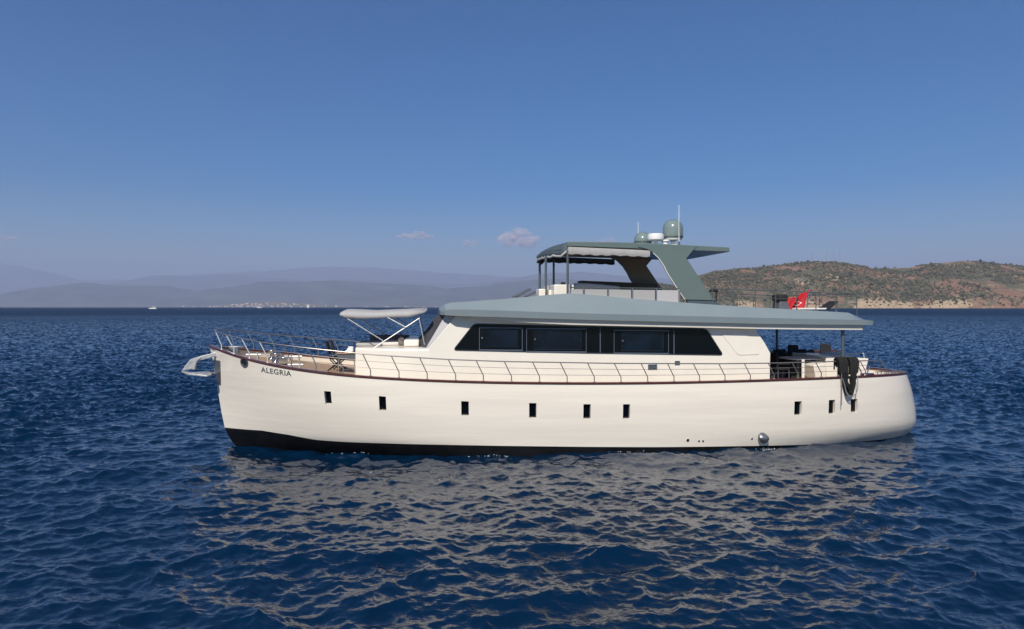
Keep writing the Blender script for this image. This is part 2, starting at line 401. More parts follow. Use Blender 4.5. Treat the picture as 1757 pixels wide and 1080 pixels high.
# saloon window band
def rounded(poly, r, n=5):
    out = []; k = len(poly)
    for i in range(k):
        p, a, b = Vector(poly[i]), Vector(poly[i - 1]), Vector(poly[(i + 1) % k])
        da, db = (a - p), (b - p); ra = min(r, da.length * .45, db.length * .45)
        s0, s1 = p + da.normalized() * ra, p + db.normalized() * ra
        for j in range(n + 1):
            t = j / n; q = s0 * (1 - t) ** 2 + p * 2 * t * (1 - t) + s1 * t * t; out.append((q.x, q.y))
    return out
band = rounded([P(776.5, 601.5), P(813, 555), P(1000, 559.5), P(1212, 563.8), P(1241.5, 610), P(1000, 606.5)], .16)
def inset(poly, f):
    c = Vector((sum(p[0] for p in poly) / len(poly), sum(p[1] for p in poly) / len(poly))); out = []
    k = len(poly)
    for i in range(k):
        a, b = Vector(poly[i - 1]), Vector(poly[(i + 1) % k]); d = (b - a).normalized(); n_ = Vector((-d.y, d.x))
        if n_.dot(c - Vector(poly[i])) < 0: n_ = -n_
        q = Vector(poly[i]) + n_ * f; out.append((q.x, q.y))
    return out
def ring(m, poly, w_, y0, y1, mi=0):
    inn = inset(poly, w_); k = len(poly)
    for i in range(k):
        j = (i + 1) % k
        a, b, c, d = poly[i], poly[j], inn[j], inn[i]
        m.add([(a[0], y1, a[1]), (b[0], y1, b[1]), (c[0], y1, c[1]), (d[0], y1, d[1]), (a[0], y0, a[1]), (b[0], y0, b[1]), (c[0], y0, c[1]), (d[0], y0, d[1])],
              [(0, 1, 2, 3), (0, 4, 5, 1), (3, 2, 6, 7)], mi)
for sgn in (-1, 1):
    fr = M(); ring(fr, band, .035, sgn * (HW - .01), sgn * (HW + .025))
    wo = fr.build('saloon_window', FRAME, YACHT, smooth=25)
    M().prism(inset(band, .02), sgn * (HW - .01), sgn * (HW + .006)).build('glass_pane', GLASS, wo, smooth=0)
    for a, b, t, bo, dbl in ((822, 896.5, 562, 602, 0), (903, 1006, 563.5, 605, 1), (1053, 1147, 566.5, 607.5, 1), (1155.5, 1157, 566, 608, 2), (1029, 1030.5, 561, 606.5, 2)):
        q = [P(a, bo - .4), P(a, t - .4), P(b, t + .4), P(b, bo + .4)]
        fm = M()
        if dbl < 2:
            ring(fm, q, .045 if sgn else 0, sgn * (HW + .004), sgn * (HW + .03), 0)
            if dbl: ring(fm, [P(a + 13, bo - 5), P(a + 13, t + 3), P(b - 9, t + 3.5), P(b - 9, bo - 4.5)], .02, sgn * (HW + .004), sgn * (HW + .02), 1)
            k_ = 14 if dbl else 3; M().prism([P(a + k_, bo - 6), P(a + k_, t + 4), P(b - 8, t + 4.5), P(b - 8, bo - 5.5)], sgn * (HW + .002), sgn * (HW + .012)).build('opening_pane', PANE1, wo, smooth=0)
            kx, kz = P(a + (15 if dbl else 5), (t + bo) / 2 - 2); fm.box((kx, sgn * (HW + .035), kz), (.05, .03, .05), mi=2)
        else: fm.prism(q, sgn * (HW + .004), sgn * (HW + .015), 0)
        fm.build('sliding_sash' if dbl < 2 else 'mullion', [FRAMEG, FRAME, STEEL], wo, smooth=0)
    pn = M(); hatch = rounded([P(1266, 610), P(1232, 565.5), P(1276, 566), P(1304, 608.5)], .12)
    pn.prism(hatch, sgn * (HW - .01), sgn * (HW + .018)); pn.build('side_hatch', GEL, YACHT, smooth=25, bevel=.008)
vt = M()
for px, py, ww, hh in ((1119.5, 630, 16, 9), (1162, 623, 9, 7), (1264.5, 624, 8, 5.5)):
    x, z = P(px, py); d = ww / 45; h = hh / 45; v_ = M()
    v_.box((x, -HW - .005, z), (d, .03, h), mi=0)
    for k in range(3): v_.box((x, -HW - .026, z - h * .3 + h * .3 * k), (d * .8, .012, h * .1), mi=1)
    v_.build('vent_grille', [BRSH, FRAME], YACHT, smooth=0)
x, z = P(835.5, 547.5); M().lathe((0, 0, 0), [(.045, 0), (.045, .03), (.02, .04)], 12).build('camera_lens', FRAME, YACHT)
YACHT.children[-1].location = (x, -HW - .003, z); YACHT.children[-1].rotation_euler = (R(90), 0, 0)

# front: side facets and windscreen
tA, bA = P(787, 540), P(736, 598.5)
tB, bB = at(764, 541, -2.15), at(731, 597, -2.15)
tC, bC = at(756, 541, -1.1), at(713, 593.5, -1.1)
tD, bD = (tC[0] - .12, tC[1]), (bC[0] - .15, bC[1])
for sgn in (-1, 1):
    m = M()
    def q3(a, y): return (a[0], sgn * y, a[1])
    m.add([q3(tA, HW - .03), q3(tB, 2.15), q3(bB, 2.15), q3(bA, HW - .03)], [(0, 1, 2, 3)], 0)
    m.build('windscreen_cover', SCREEN, YACHT, smooth=0)
ws = M(); pts_t = [(tB, -2.15), (tC, -1.1), (tD, 0), (tC, 1.1), (tB, 2.15)]; pts_b = [(bB, -2.15), (bC, -1.1), (bD, 0), (bC, 1.1), (bB, 2.15)]
ws.grid([[(a[0], y, a[1]) for a, y in pts_t], [(a[0] - .25 * 0, y, (a[1] + b[1]) / 2) if False else ((a[0] + b[0]) / 2 + .06, y, (a[1] + b[1]) / 2) for (a, y), (b, _) in zip(pts_t, pts_b)], [(a[0], y, a[1]) for a, y in pts_b]])
ws.build('windscreen', SCREEND, YACHT, smooth=30)
# aft bulkhead with glass doors
bkh = M(); zb_, zt_ = deck_z(19.3), P(1297, 552)[1]
bkh.box((xr - .25, 0, (zb_ + zt_) / 2), (.08, 2 * HW - .25, zt_ - zb_)); bk = bkh.build('aft_bulkhead', GEL, YACHT)
M().box((xr - .19, 0, zb_ + 1.0), (.03, 3.6, 1.95)).build('sliding_door', GLASS, bk, smooth=0)

# trunk cabin ahead of the deckhouse
tk = M(); g = []
xf, zt0 = at(608, 598, -2.1); x1, zt1 = at(740, 598, -2.45)
def trunk_w(x): t = np.clip((x - xf) / 1.3, 0, 1); t = np.clip((x - xf) / 2.9, 0, 1); return 1.70 + (HW - .004 - 1.70) * (1 - (1 - t) ** 2.6)
for k in range(15):
    x = xf + (x1 + .6 - xf) * k / 14; wd = float(trunk_w(x)); zt = zt0 + (zt1 - zt0) * k / 14; zd = deck_z(float(uof(x, 2.7))) - .02
    g.append([(x, -wd - .002, zd), (x, -wd, zt - .08), (x, -wd + .03, zt - .025), (x, -wd + .10, zt), (x, 0, zt + .04), (x, wd - .10, zt), (x, wd - .03, zt - .025), (x, wd, zt - .08), (x, wd + .002, zd)])
tk.grid(g); n = len(g[0]); tk.add(g[0], [tuple(range(n))])
tk.build('trunk_cabin', GEL, YACHT, smooth=18)
# lounge on top of the trunk
def rel(px, py, y): x, z = at(px, py, y); return x, z
sc_ = M()
a = rel(612, 598, -.9); b = rel(655, 590, -.9)
ztk = zt0 + .03
sb = M().box(((a[0] + b[0]) / 2, 0, ztk + .05), (b[0] - a[0], 2.4, .12)); sb.build('sun_pad', GREYF, YACHT, bevel=.04)
a = rel(634, 597, .9); b = rel(702, 586.5, .9)
sb = M().box(((a[0] + b[0]) / 2, .95, ztk + .17), (b[0] - a[0], .18, .34)); sb.box((b[0] - .25, 0, ztk + .16), (.22, 2.0, .30)); sb.build('seat_backrest', TAUPE, YACHT, bevel=.05)
a = rel(655, 595, 0); b = rel(697, 595, 0)
M().box(((a[0] + b[0]) / 2, 0, ztk + .07), (b[0] - a[0], 1.7, .14)).build('seat_cushion', WCUSH, YACHT, bevel=.04)
a = rel(700, 592, 0); b = rel(716, 592, 0)
M().box(((a[0] + b[0]) / 2, 0, ztk + .12), (b[0] - a[0] + .2, 3.4, .26)).build('locker_top', GEL, YACHT, bevel=.06)

# ---- roof / flybridge deck
RO = [  # px, bottom, fold, top, half width
    (755, 541, 534, 531.5, 2.05), (757.5, 541, 533, 528, 2.5), (764, 541.2, 532, 523, 2.82), (775, 542, 531.5, 519.5, 3.0), (800, 543, 531.5, 518, 3.05), (870, 545, 533.5, 513, 3.05), (920, 546.7, 535.3, 508.5, 3.05), (950, 547.6, 536.5, 505.7, 3.05),
    (975, 548.3, 537.3, 504.2, 3.05), (1000, 549, 538, 504.6, 3.05), (1030, 549.8, 539, 507, 3.05), (1080, 551, 540, 511.8, 3.05), (1150, 552.6, 541.8, 517.3, 3.05), (1230, 554.3, 543.8, 523, 3.05), (1300, 556, 545.5, 527.5, 3.05),
    (1400, 557.3, 547.8, 533, 3.05), (1465, 557.8, 549, 536.8, 3.05), (1480, 557.9, 549.4, 543, 3.05), (1491, 558, 549.8, 548.5, 3.05), (1499, 558, 551, 552.5, 3.0)]
roof_st = []
for px, pb, pf, pt, hw in RO:
    x, zb = at(px, pb, -3.05); zf = at(px, pf, -3.05)[1]; zt = at(px, pt, -2.7)[1]; roof_st.append((x, zb, zf, max(zt, zf + .01), hw))
rf = M(); g = []
def fly_floor(x): return min(5.22, float(np.interp(x, [q[0] for q in roof_st], [q[3] for q in roof_st])) - .06) if roof_st[4][0] < x < roof_st[16][0] else float(np.interp(x, [q[0] for q in roof_st], [q[3] for q in roof_st]))
for x, zb, zf, zt, hw in roof_st:
    zfl = fly_floor(x); i_ = .36 if hw > 2.9 else .25
    sec = [(hw - .25, zb + .0), (hw, zb), (hw + .03, zf), (hw - i_, zt), (hw - i_ - .09, zt), (hw - i_ - .14, zfl), (0, zfl + .01)]
    sec = [(0, zb)] + sec
    pts = [(x, -y, z) for y, z in sec] + [(x, y, z) for y, z in reversed(sec[1:-1])]
    g.append(pts)
rf.grid(g, closed=True); n = len(g[0])
rf.add(g[0], [tuple(range(n))]); rf.add(g[-1], [tuple(reversed(range(n)))])
ff = M(); ff.grid([[(x, y, fly_floor(x) + .016) for y in (-2.4, 2.4)] for x in np.linspace(roof_st[5][0], roof_st[15][0], 24)]); ff.build('flybridge_floor', TEAK, YACHT, smooth=0)
ROOFO = rf.build('flybridge_deck', ROOF, YACHT, smooth=25)
# cream soffit
sf = M(); g = []
for px, pb in ((806, 542.2), (870, 544.3), (975, 547.6), (1080, 550.2), (1230, 553.5), (1300, 555.2), (1400, 556.6), (1477, 557.2)):
    x, zb = at(px, pb, -2.8); zu = float(np.interp(x, [q[0] for q in roof_st], [q[1] for q in roof_st])) - .003
    dd = .19 if px > 900 else .04 + .15 * (px - 806) / 94; g.append([(x, -2.93, zu), (x, -2.90, zu - dd), (x, 2.90, zu - dd), (x, 2.93, zu)])
sf.grid(g, closed=True); sf.add(g[0], [(0, 1, 2, 3)]); sf.add(g[-1], [(0, 1, 2, 3)]); sf.build('soffit', SOFF, YACHT, smooth=20)
zso = g[-2][1][2]
# aft roof posts
for px, y in ((1446, -2.62), (1333, 2.5)):
    x, _ = at(px, 600, y); M().tube([(x, y, deck_z(float(uof(x, 2.5)))), (x, y, zso + .02)], .055, 12).build('roof_post', DARKP, YACHT)

# flybridge front: console and coaming
def fbox(name, m_, px0, px1, pyt, y0, y1, bevel=.03, zb=None):
    ym = (y0 + y1) / 2; x0, zt = at(px0, pyt, y0); x1, _ = at(px1, pyt, y0); zb = zb if zb is not None else 5.1
    o = M().box(((x0 + x1) / 2, ym, (zt + zb) / 2), (x1 - x0, y1 - y0, zt - zb)).build(name, m_, YACHT, bevel=bevel); return o
fbox('helm_console', GEL, 951, 985, 488.5, -1.9, .6)
fbox('instrument_pod', GEL, 925, 936, 496, -1.7, -.9)
fbox('instrument_pod', GEL, 937, 947, 498, -1.2, .2)
M().box((at(966, 485, -1.2)[0], -1.2, at(966, 487, -1.2)[1]), (.14, .3, .12)).build('helm_display', BLACK, YACHT, bevel=.03)
x0, z0 = at(985, 486, -.8); x1, z1 = at(1062, 491.5, -.8)
sf_ = M().prism([(x0, 5.15), (x0, z0), (x0 + .8, z0 - .03), (x1, z1), (x1, 5.15)], -1.0, -.4); sf_.build('sofa_back', WCUSH, YACHT, bevel=.05)
# low screen of pale panels between posts
for sgn in (-1, 1):
    yy = 2.62
    spx = [978, 1002, 1043.5, 1085, 1126, 1166]
    pt_ = [at(p, 493.5 + (p - 978) * .012, -yy) for p in spx]; pbm = [at(p, q, -yy) for p, q in zip(spx, (505, 506, 508.5, 512.5, 516, 519))]
    fr = M().tube([(a[0], sgn * yy, a[1]) for a in pt_], .022, 8)
    cs = fr.build('coaming_rail', DARKP, YACHT)
    for (a, b) in zip(pt_, pbm): M().tube([(a[0], sgn * yy, a[1]), (a[0], sgn * yy, b[1] - .1)], .022, 6).build('coaming_post', BRSH, cs)
    for i in range(5):
        a, b, c, d = pt_[i], pt_[i + 1], pbm[i + 1], pbm[i]
        q = [(a[0] + .04, a[1] - .06), (b[0] - .04, b[1] - .06), (c[0] - .04, c[1] - .12), (d[0] + .04, d[1] - .12)]
        M().prism(q, sgn * (yy - .02), sgn * (yy - .05)).build('coaming_panel', COAM if i < 4 else SCREEN, cs, smooth=0)
# bar counter on the far side
x0, zt = at(995, 482, 1.9); x1, _ = at(1126, 486, 1.9)
M().prism([(x0 + .5, 5.15), (x0, zt), (x1, zt - .12), (x1, 5.15)], 1.7, 2.5).build('bar_counter', BROWNC, YACHT, bevel=.02)

# ---- hardtop with its two raked legs
HY_ = 2.5
def Q(px, py): return at(px, py, -HY_)
ht = M(); pr = [Q(973, 422.5), Q(975, 414.3), Q(1108, 417), Q(1252, 425), Q(1252, 432.5), Q(1190, 430.5)]
ht.prism(pr, -HY_, HY_); HT = ht.build('hardtop', HTOP, YACHT, smooth=20, bevel=.02)
leg = [Q(1094, 417.8), Q(1196, 422.6), Q(1188, 431), Q(1177.5, 443.5), Q(1222, 511), Q(1230, 516), Q(1175, 514.5), Q(1160, 492), Q(1146, 470), Q(1139, 456), Q(1131, 444), Q(1121, 434.5), Q(1110, 428), Q(1094, 423.8)]
basep = [Q(1177, 512), Q(1226, 512), Q(1234, 523), Q(1181, 520)]
for sgn in (-1, 1):
    lo = M().prism(leg, sgn * (HY_ + .03), sgn * (HY_ - .13)).build('hardtop_leg', HTOP, YACHT, smooth=20, bevel=.012)
    M().prism(basep, sgn * (HY_ - .005), sgn * (HY_ - .11)).build('leg_foot', NAVY, lo, smooth=0)
    # white tube added as the sunlit line along the leading curve
    tr = M(); line = [Q(1175.5, 514), Q(1160, 491.5), Q(1146, 469.5), Q(1139, 455.5), Q(1131, 443.5), Q(1121, 434)]
    tr.tube([(a - .012, sgn * (HY_ + .01), z) for a, z in line], .022, 6); tr.build('edge_highlight', WHITE, lo)
INPANEL = mat('taupe_panel', (.26, .225, .18), .6, var=.05)  # thin taupe panels set on the inner leg faces and hardtop underside
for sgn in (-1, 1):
    M().prism(inset(leg, .05), sgn * (HY_ - .128), sgn * (HY_ - .145)).build('leg_inner_panel', INPANEL, HT, smooth=0)
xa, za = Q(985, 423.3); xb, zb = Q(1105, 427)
M().prism([(xa, za - .003), (xb, zb - .003), (xb, zb - .02), (xa, za - .02)], -HY_ + .15, HY_ - .15).build('ceiling_panel', INPANEL, HT, smooth=0)
# canvas front awning, curved in plan
xs0 = Q(976, 418)[0]; zs0 = Q(976, 414.5)[1]
def front_x(t): return xs0 - (xs0 - at(922, 448, .6)[0]) * (1 - abs(t) ** 2.6) ** (1 / 1.6)
aw = M(); g = []; NV = 25; rim = []
for i in range(NV):
    t = -1 + 2 * i / (NV - 1); xf_ = front_x(t); row = []
    for k in range(9):
        a = k / 8; x = xs0 + (xf_ - xs0) * a
        z = zs0 - .30 * a ** 2.4 * (1 if abs(t) < .98 else .3) - .03 * t * t + .012 * math.sin(i * 2.1 + k)
        row.append((x, t * (HY_ - .03), z))
    rim.append(row[-1]); g.append(row)
aw.grid(g)
val = [[p, (p[0] + .02, p[1] * .995, p[2] - .10 - .01 * math.sin(i * 3.3)), (p[0] + .03 + .01 * (i % 2), p[1] * .99, p[2] - .20 - .015 * math.sin(i * 1.7))] for i, p in enumerate(rim)]
aw.grid(val)
AW = aw.build('awning', NAVY, YACHT, smooth=60); AW.modifiers.new('t', 'SOLIDIFY').thickness = .02
fr_ = M(); fr_.grid([[(p[2][0] - .035, p[2][1], p[2][2] + .05 + .02 * math.sin(i * 2.9)), (p[2][0] - .03, p[2][1], p[2][2] - .04)] for i, p in enumerate(val)])
f_ = fr_.build('fringe', GREYF, AW, smooth=60); f_.modifiers.new('t', 'SOLIDIFY').thickness = .015
# rolled fabric along the sides
for sgn, a_, b_ in ((-1, 975, 1115), (1, 975, 1115)):
    m = M(); n_ = 22; g = []
    for i in range(n_ + 1):
        px = a_ + (b_ - a_) * i / n_; x, z = Q(px, 423.5 + (px - a_) * .045); z -= .0
        h = .27 + .02 * math.sin(i * 1.9) - (.02 if i > 10 else .0)
        yy = sgn * (HY_ + .0)
        g.append([(x, yy - sgn * .05, z), (x, yy + sgn * .012, z - .02), (x, yy + sgn * (.03 + .012 * math.sin(i * 2.3)), z - h * .55), (x, yy - sgn * .01, z - h), (x, yy - sgn * .06, z - h * .9)])
    m.grid(g); m.build('side_blind', GREYF if sgn < 0 else NAVY, YACHT, smooth=60)
for px, pyt, pyb, y in ((974, 431, 505, -2.42), (936.5, 442, 505, -1.45), (950, 440, 503, 2.3), (926, 452, 500, 1.3)):
    x, z = at(px, pyt, y); M().tube([(x, y, 5.15), (x, y, z + .05)], .045 if y < 0 else .05, 10).build('awning_post', DARKP, YACHT)
# ---- domes, radar, aerials
def dome(px, pyt, pyb, r, y, name='satellite_dome'):
    x, zt = at(px, pyt, y); zb = at(px, pyb, y)[1]
    h = zt - zb; prof = [(.30 * r, -.10), (.30 * r, 0), (.85 * r, .0), (.96 * r, .05), (r, .12), (r, h - r)] + [(r * math.cos(a), h - r + r * math.sin(a)) for a in np.linspace(0, math.pi / 2 * .97, 12)[1:]]
    o = M().lathe((x, y, zb), prof, 32).build(name, DOME, YACHT, smooth=35)
    M().lathe((x, y, zb - .0), [(r * .99, .075), (r * 1.008, .08), (r * 1.008, .095), (r * .99, .10)], 32).build('seam_band', GREYP, o)
    return x, zb
x, zb = dome(1154.5, 376.5, 410.5, .425, .3)
M().lathe((x, .3, zb - .26), [(.30, 0), (.30, .02), (.07, .05), (.07, .20), (.36, .22), (.38, .27)], 20).build('dome_pedestal', WHITE, YACHT)
x, zb = dome(1103, 398, 419, .38, 1.0)
x, zb = at(1125, 414, -.1)
M().lathe((x, -.1, zb - .12), [(.08, 0), (.08, .12), (.24, .13), (.32, .17), (.34, .25), (.33, .38), (.27, .42), (.05, .44)], 24).build('radar_scanner', WHITE, YACHT, smooth=35)
M().lathe((at(1140, 414, 0)[0], -.1, zb - .15), [(.12, 0), (.12, .1), (.18, .14), (.18, .2)], 16).build('antenna_base', WHITE, YACHT)
for px, a_, b_, y, r in ((1165, 352, 416, -.5, .018), (1095, 381, 420, 1.5, .016)):
    x, zt = at(px, a_, y); zb = at(px, b_, y)[1]
    o = M().tube([(x, y, zb - .1), (x, y, zb + .3), (x, y, zt)], r, 8, r2=r * .6).build('whip_aerial', WHITE, YACHT)
    M().lathe((x, y, zb - .12), [(.05, 0), (.05, .1), (.025, .16)], 10).build('aerial_mount', GREYP, o)

# ---- aft flybridge rail
fpx = [1222, 1259, 1296, 1331, 1367, 1400, 1434, 1470]
for sgn in (-1, 1):
    yy = 2.62; tp = [at(p, float(np.interp(p, [1222, 1260, 1330, 1400, 1470], [495.5, 497.3, 499.5, 502, 504.5])), -yy) for p in fpx]
    bt = [float(np.interp(t[0], [q[0] for q in roof_st], [q[3] for q in roof_st])) for t in tp]
    m = M().tube([(t[0], sgn * yy, t[1]) for t in tp], .018, 8)
    m.tube([(t[0], sgn * yy, (t[1] + b) / 2 + .05) for t, b in zip(tp, bt)], .008, 5)
    if sgn == 1: m.tube([(tp[-1][0], -yy, tp[-1][1]), (tp[-1][0], yy, tp[-1][1])], .018, 8); m.tube([(tp[-1][0], -yy, (tp[-1][1] + bt[-1]) / 2 + .05), (tp[-1][0], yy, (tp[-1][1] + bt[-1]) / 2 + .05)], .008, 5)
    r_ = m.build('flybridge_rail', DARKP, YACHT)
    for t, b in zip(tp, bt):
        M().tube([(t[0], sgn * yy, b - .03), (t[0], sgn * yy, t[1])], .017, 6).lathe((t[0], sgn * yy, b - .005), [(.045, 0), (.045, .02), (.02, .04)], 8).build('rail_post', DARKP, r_)
    if sgn == 1:
        for y in (-1.3, 0, 1.3): M().tube([(tp[-1][0], y, bt[-1] - .03), (tp[-1][0], y, tp[-1][1])], .017, 6).build('rail_post', DARKP, r_)
x, z = at(1229, 499, -2.3)
sl = M().tube([(x, -2.3, z - .5), (x, -2.3, z)], .03, 8); sl.tube([(x - .28, -2.3, z), (x + .05, -2.3, z)], .045, 10, r2=.075); sl.build('searchlight', BLACK, YACHT)

# ---- foredeck bimini
by = 1.75
bt_pts = [(582, 537), (590, 533.5), (612, 534), (640, 535.5), (665, 534.5), (700, 533), (733, 530.5)]
bb_pts = [(584, 542), (592, 546), (612, 548), (640, 547.3), (665, 546), (700, 545.5), (728, 538)]
bm = M(); g = []
for (a, b), (c, d) in zip(bt_pts, bb_pts):
    xt, zt = at(a, b, -by); xb_, zb = at(c, d, -by); row = []
    for k in range(13):
        t = -1 + 2 * k / 12; row.append((xt, t * (by - .05), zt + .06 * (1 - t * t) - .05 * t ** 8))
    row = [(xb_, -by, zb), (xb_ * .5 + xt * .5, -by - .015, (zt + zb) / 2)] + row + [(xb_ * .5 + xt * .5, by + .015, (zt + zb) / 2), (xb_, by, zb)]
    g.append(row)
bm.grid(g)
fl = M(); 
BIM = bm.build('bimini_cover', GREYF, YACHT, smooth=60); BIM.modifiers.new('t', 'SOLIDIFY').thickness = .015
for a in BIM.modifiers: a.offset = -1
for sgn in (-1, 1):
    for (p0, p1) in (((596, 547), (658, 585)), ((720, 546), (642, 597)), ((665, 545), (695, 561)), ((719, 546), (730, 598))):
        a = at(*p0, -by); b = at(*p1, -by); M().tube([(a[0], sgn * by, a[1]), (b[0], sgn * (by + .1), b[1])], .019, 8).build('bimini_pole', GALV, BIM)

# ---- bow gear
def on_deck(px, y, ref=2.9):
    x = at(px, 620, y)[0]; return x, deck_z(float(uof(x, ref)))
for px, y in ((474, .0), (467, .9)):
    x, z = on_deck(px, y); wl = M().lathe((x, y, z), [(.17, 0), (.17, .08), (.09, .12), (.08, .26), (.15, .32), (.16, .40), (.10, .44)], 20)
    wl.box((x + .28, y, z + .12), (.35, .26, .24)); wl.build('windlass', STEEL, YACHT, bevel=.01)
for px, y in ((428, -.3), (500, -1.5), (500, 1.6)):
    x, z = on_deck(px, y); wl = M().tube([(x, y, z), (x, y, z + .28)], .05, 10); wl.tube([(x + .3, y, z), (x + .3, y, z + .28)], .05, 10); wl.tube([(x - .12, y, z + .2), (x + .42, y, z + .2)], .035, 8); wl.build('mooring_bollard', GALV, YACHT)
x, z = on_deck(402, 0); M().box((x, 0, z + .2), (.35, .3, .3)).tube([(x - .3, -.12, z + .36), (x + .4, -.12, z + .36)], .04).build('anchor_roller', BRSH, YACHT, bevel=.02)

# ---- stern: locker, low chrome rail
lk = M(); q = [at(1418, 650, -1.75), at(1418, 612.5, -1.75), at(1450, 613, -1.75), at(1491, 615.5, -1.75), at(1482, 650, -1.75)]
q = [(a, b) for a, b in q]; q[0] = (q[0][0], deck_z(24)); q[-1] = (q[-1][0], deck_z(25)); lk.prism(q, -1.75, .9); lk.build('aft_locker', GEL, YACHT, bevel=.03)
x0, z0 = at(1450, 610, -1.6); x1, _ = at(1476, 610, -1.6)
M().box(((x0 + x1) / 2, -.6, z0 + .0), (x1 - x0, 1.6, .05)).tube([(x0, -1.5, z0 + .07), (x1 + .2, -1.5, z0 + .07), (x1 + .25, -1.5, z0 - .2)], .02).build('locker_lid', WCUSH, YACHT)
fc = M()
for px in (1508, 1514, 1520, 1526, 1532, 1538): 
    u, x, y, z = on_hull(px, 642.5); zz = float(sheer(u)) + .05; fc.tube([(x, y * .97, zz), (x, y * .97, zz + .10)], .02, 6)
u, x, y, z = on_hull(1504, 642.5); u2, x2, y2, _ = on_hull(1540, 642.5)
fc.tube([(x, y * .97, float(sheer(u)) + .15), (x2, y2 * .97, float(sheer(u2)) + .15)], .018, 6); fc.build('stern_fairlead', STEEL, YACHT)
u, x, y, z = on_hull(1480, 645); zz = float(sheer(u)) + .05
M().tube([(x, y * .95, zz + .04), (x + .55, y * .95, zz + .04)], .04, 8).tube([(x + .25, y * .95, zz), (x + .4, y * .95, zz + .35)], .025, 6).tube([(x - .05, y * .95, zz + .3), (x + .1, y * .95, zz)], .025, 6).build('mooring_cleat', STEEL, YACHT)
x, z = at(1378, 617, -2.3); zd = deck_z(float(uof(x, 2.4)))
M().tube([(x, -2.3, zd), (x, -2.3, z)], .06, 10).build('support_post', GEL, YACHT)
x, z = at(1412, 640, -2.2); zd = deck_z(float(uof(x, 2.4)))
M().prism([(x - .3, zd + .1), (x - .38, zd + .62), (x + .15, zd + .72), (x + .15, zd)], -2.2, -1.4).build('side_step', SOFF, YACHT, bevel=.03)

# ================================================================== loose things on board
# anchor hanging at the stem
ax, az = at(376, 604, -.35); A = empty('anchor', 'galvanised steel anchor hanging from the bow roller', 'anchor', (ax, -.35, az))
def rA(px, py, y=-.35): x, z = at(px, py, y); return (x - ax, y + .35, z - az)
sh = M(); top = [(372, 603.5), (360, 607.5), (347, 610.5), (327, 616.5)]; bot = [(378, 612), (366, 612.5), (350, 617), (331, 621.5)]
t_ = [rA(*p) for p in top]; b_ = [rA(*p) for p in bot]
sh.prism([(p[0], p[2]) for p in t_] + [(p[0], p[2]) for p in reversed(b_)], -.05, .05); sh.build('shank', GALV, A, bevel=.015)
fl_ = M(); outl = [(327, 617), (331, 621), (330, 633), (313, 636), (318, 628)]
fl_.prism([(rA(*p)[0], rA(*p)[2]) for p in outl], -.06, .06)
crv = [(347, 613), (341, 618), (337, 625), (336, 634), (330, 634), (330, 625), (334, 617)]
fl_.prism([(rA(*p)[0], rA(*p)[2]) for p in crv], -.09, .09); fl_.build('fluke_arm', GALV, A, bevel=.01)
plt = M(); n0, n1 = rA(312, 636.5), rA(366, 639.5)
pl = [(n0[0], -.06), (n0[0] + .3, -.32), (n1[0] - .1, -.42), (n1[0], -.2), (n1[0] - .15, 0), (n1[0], .2), (n1[0] - .1, .42), (n0[0] + .3, .32), (n0[0], .06)]
plt.add([(x, y, n0[2] + (n1[2] - n0[2]) * (x - n0[0]) / (n1[0] - n0[0]) - abs(y) * .25 + .03) for x, y in pl] + [(x, y, n0[2] + (n1[2] - n0[2]) * (x - n0[0]) / (n1[0] - n0[0]) - abs(y) * .25 - .03) for x, y in pl],
        [tuple(range(9)), tuple(reversed(range(9, 18)))] + [(i, (i + 1) % 9, (i + 1) % 9 + 9, i + 9) for i in range(9)])
plt.build('fluke', GALV, A, bevel=.01)

# folding chairs and table on the foredeck
def folding_chair(p, rz, label):
    c = empty('folding_chair', label, 'chair', p, 'black folding chairs on the foredeck', rz)
    M().box((0, 0, .50), (.44, .48, .05)).build('seat', BLACK, c, bevel=.01)
    M().box((-.28, 0, .90), (.07, .48, .52), ry=-.22).build('backrest', BLACK, c, bevel=.015)
    for s_ in (-1, 1):
        M().tube([(-.36, s_ * .235, 1.18), (-.16, s_ * .235, .44), (.24, s_ * .235, .0)], .024, 6).build('leg', BLACK, c)
        M().tube([(.2, s_ * .25, .46), (-.30, s_ * .25, 0)], .026, 6).build('leg', BLACK, c)
        M().tube([(-.2, s_ * .25, .64), (.2, s_ * .25, .62), (.2, s_ * .25, .46)], .018, 6).build('armrest', DARKP, c)
    return c
x, z = on_deck(576, -.1); folding_chair((x, -.1, z + .005), 0, 'black folding chair on the foredeck, nearer the rail')
x2, z2 = on_deck(583, .75); folding_chair((x2, .75, z2 + .005), .25, 'black folding chair on the foredeck, behind the nearer one')
x, z = on_deck(594, -.1); T = empty('deck_table', 'small wooden topped deck table with steel legs before the white trunk cabin', 'table', (x, -.1, z + .002))
M().box((.05, 0, .76), (.8, .9, .04)).build('tabletop', WOODT, T, bevel=.01)
M().box((.08, 0, .64), (.72, .82, .20)).build('apron', GREYP, T)
for a in (-.25, .36):
    for b in (-.38, .38): M().tube([(a, b, 0), (a, b, .6)], .022, 8).build('leg', STEEL, T)
x, z = at(600, 598, -.3)
bx = M(); 
for k in range(3): bx.box((.02 * k - .0, 0, .05 + .07 * k), (.30 - .06 * k, .45 - .1 * k, .08), rz=.15 * k)
xb, zb = on_deck(600, -.1); o = bx.build('folded_towel', WHITE, None, bevel=.03); o.location = world((xb, -.1, zb + .785)); o.rotation_euler = (0, 0, TH)
tag(o, 'folded white towels piled on the small foredeck table', 'towels')

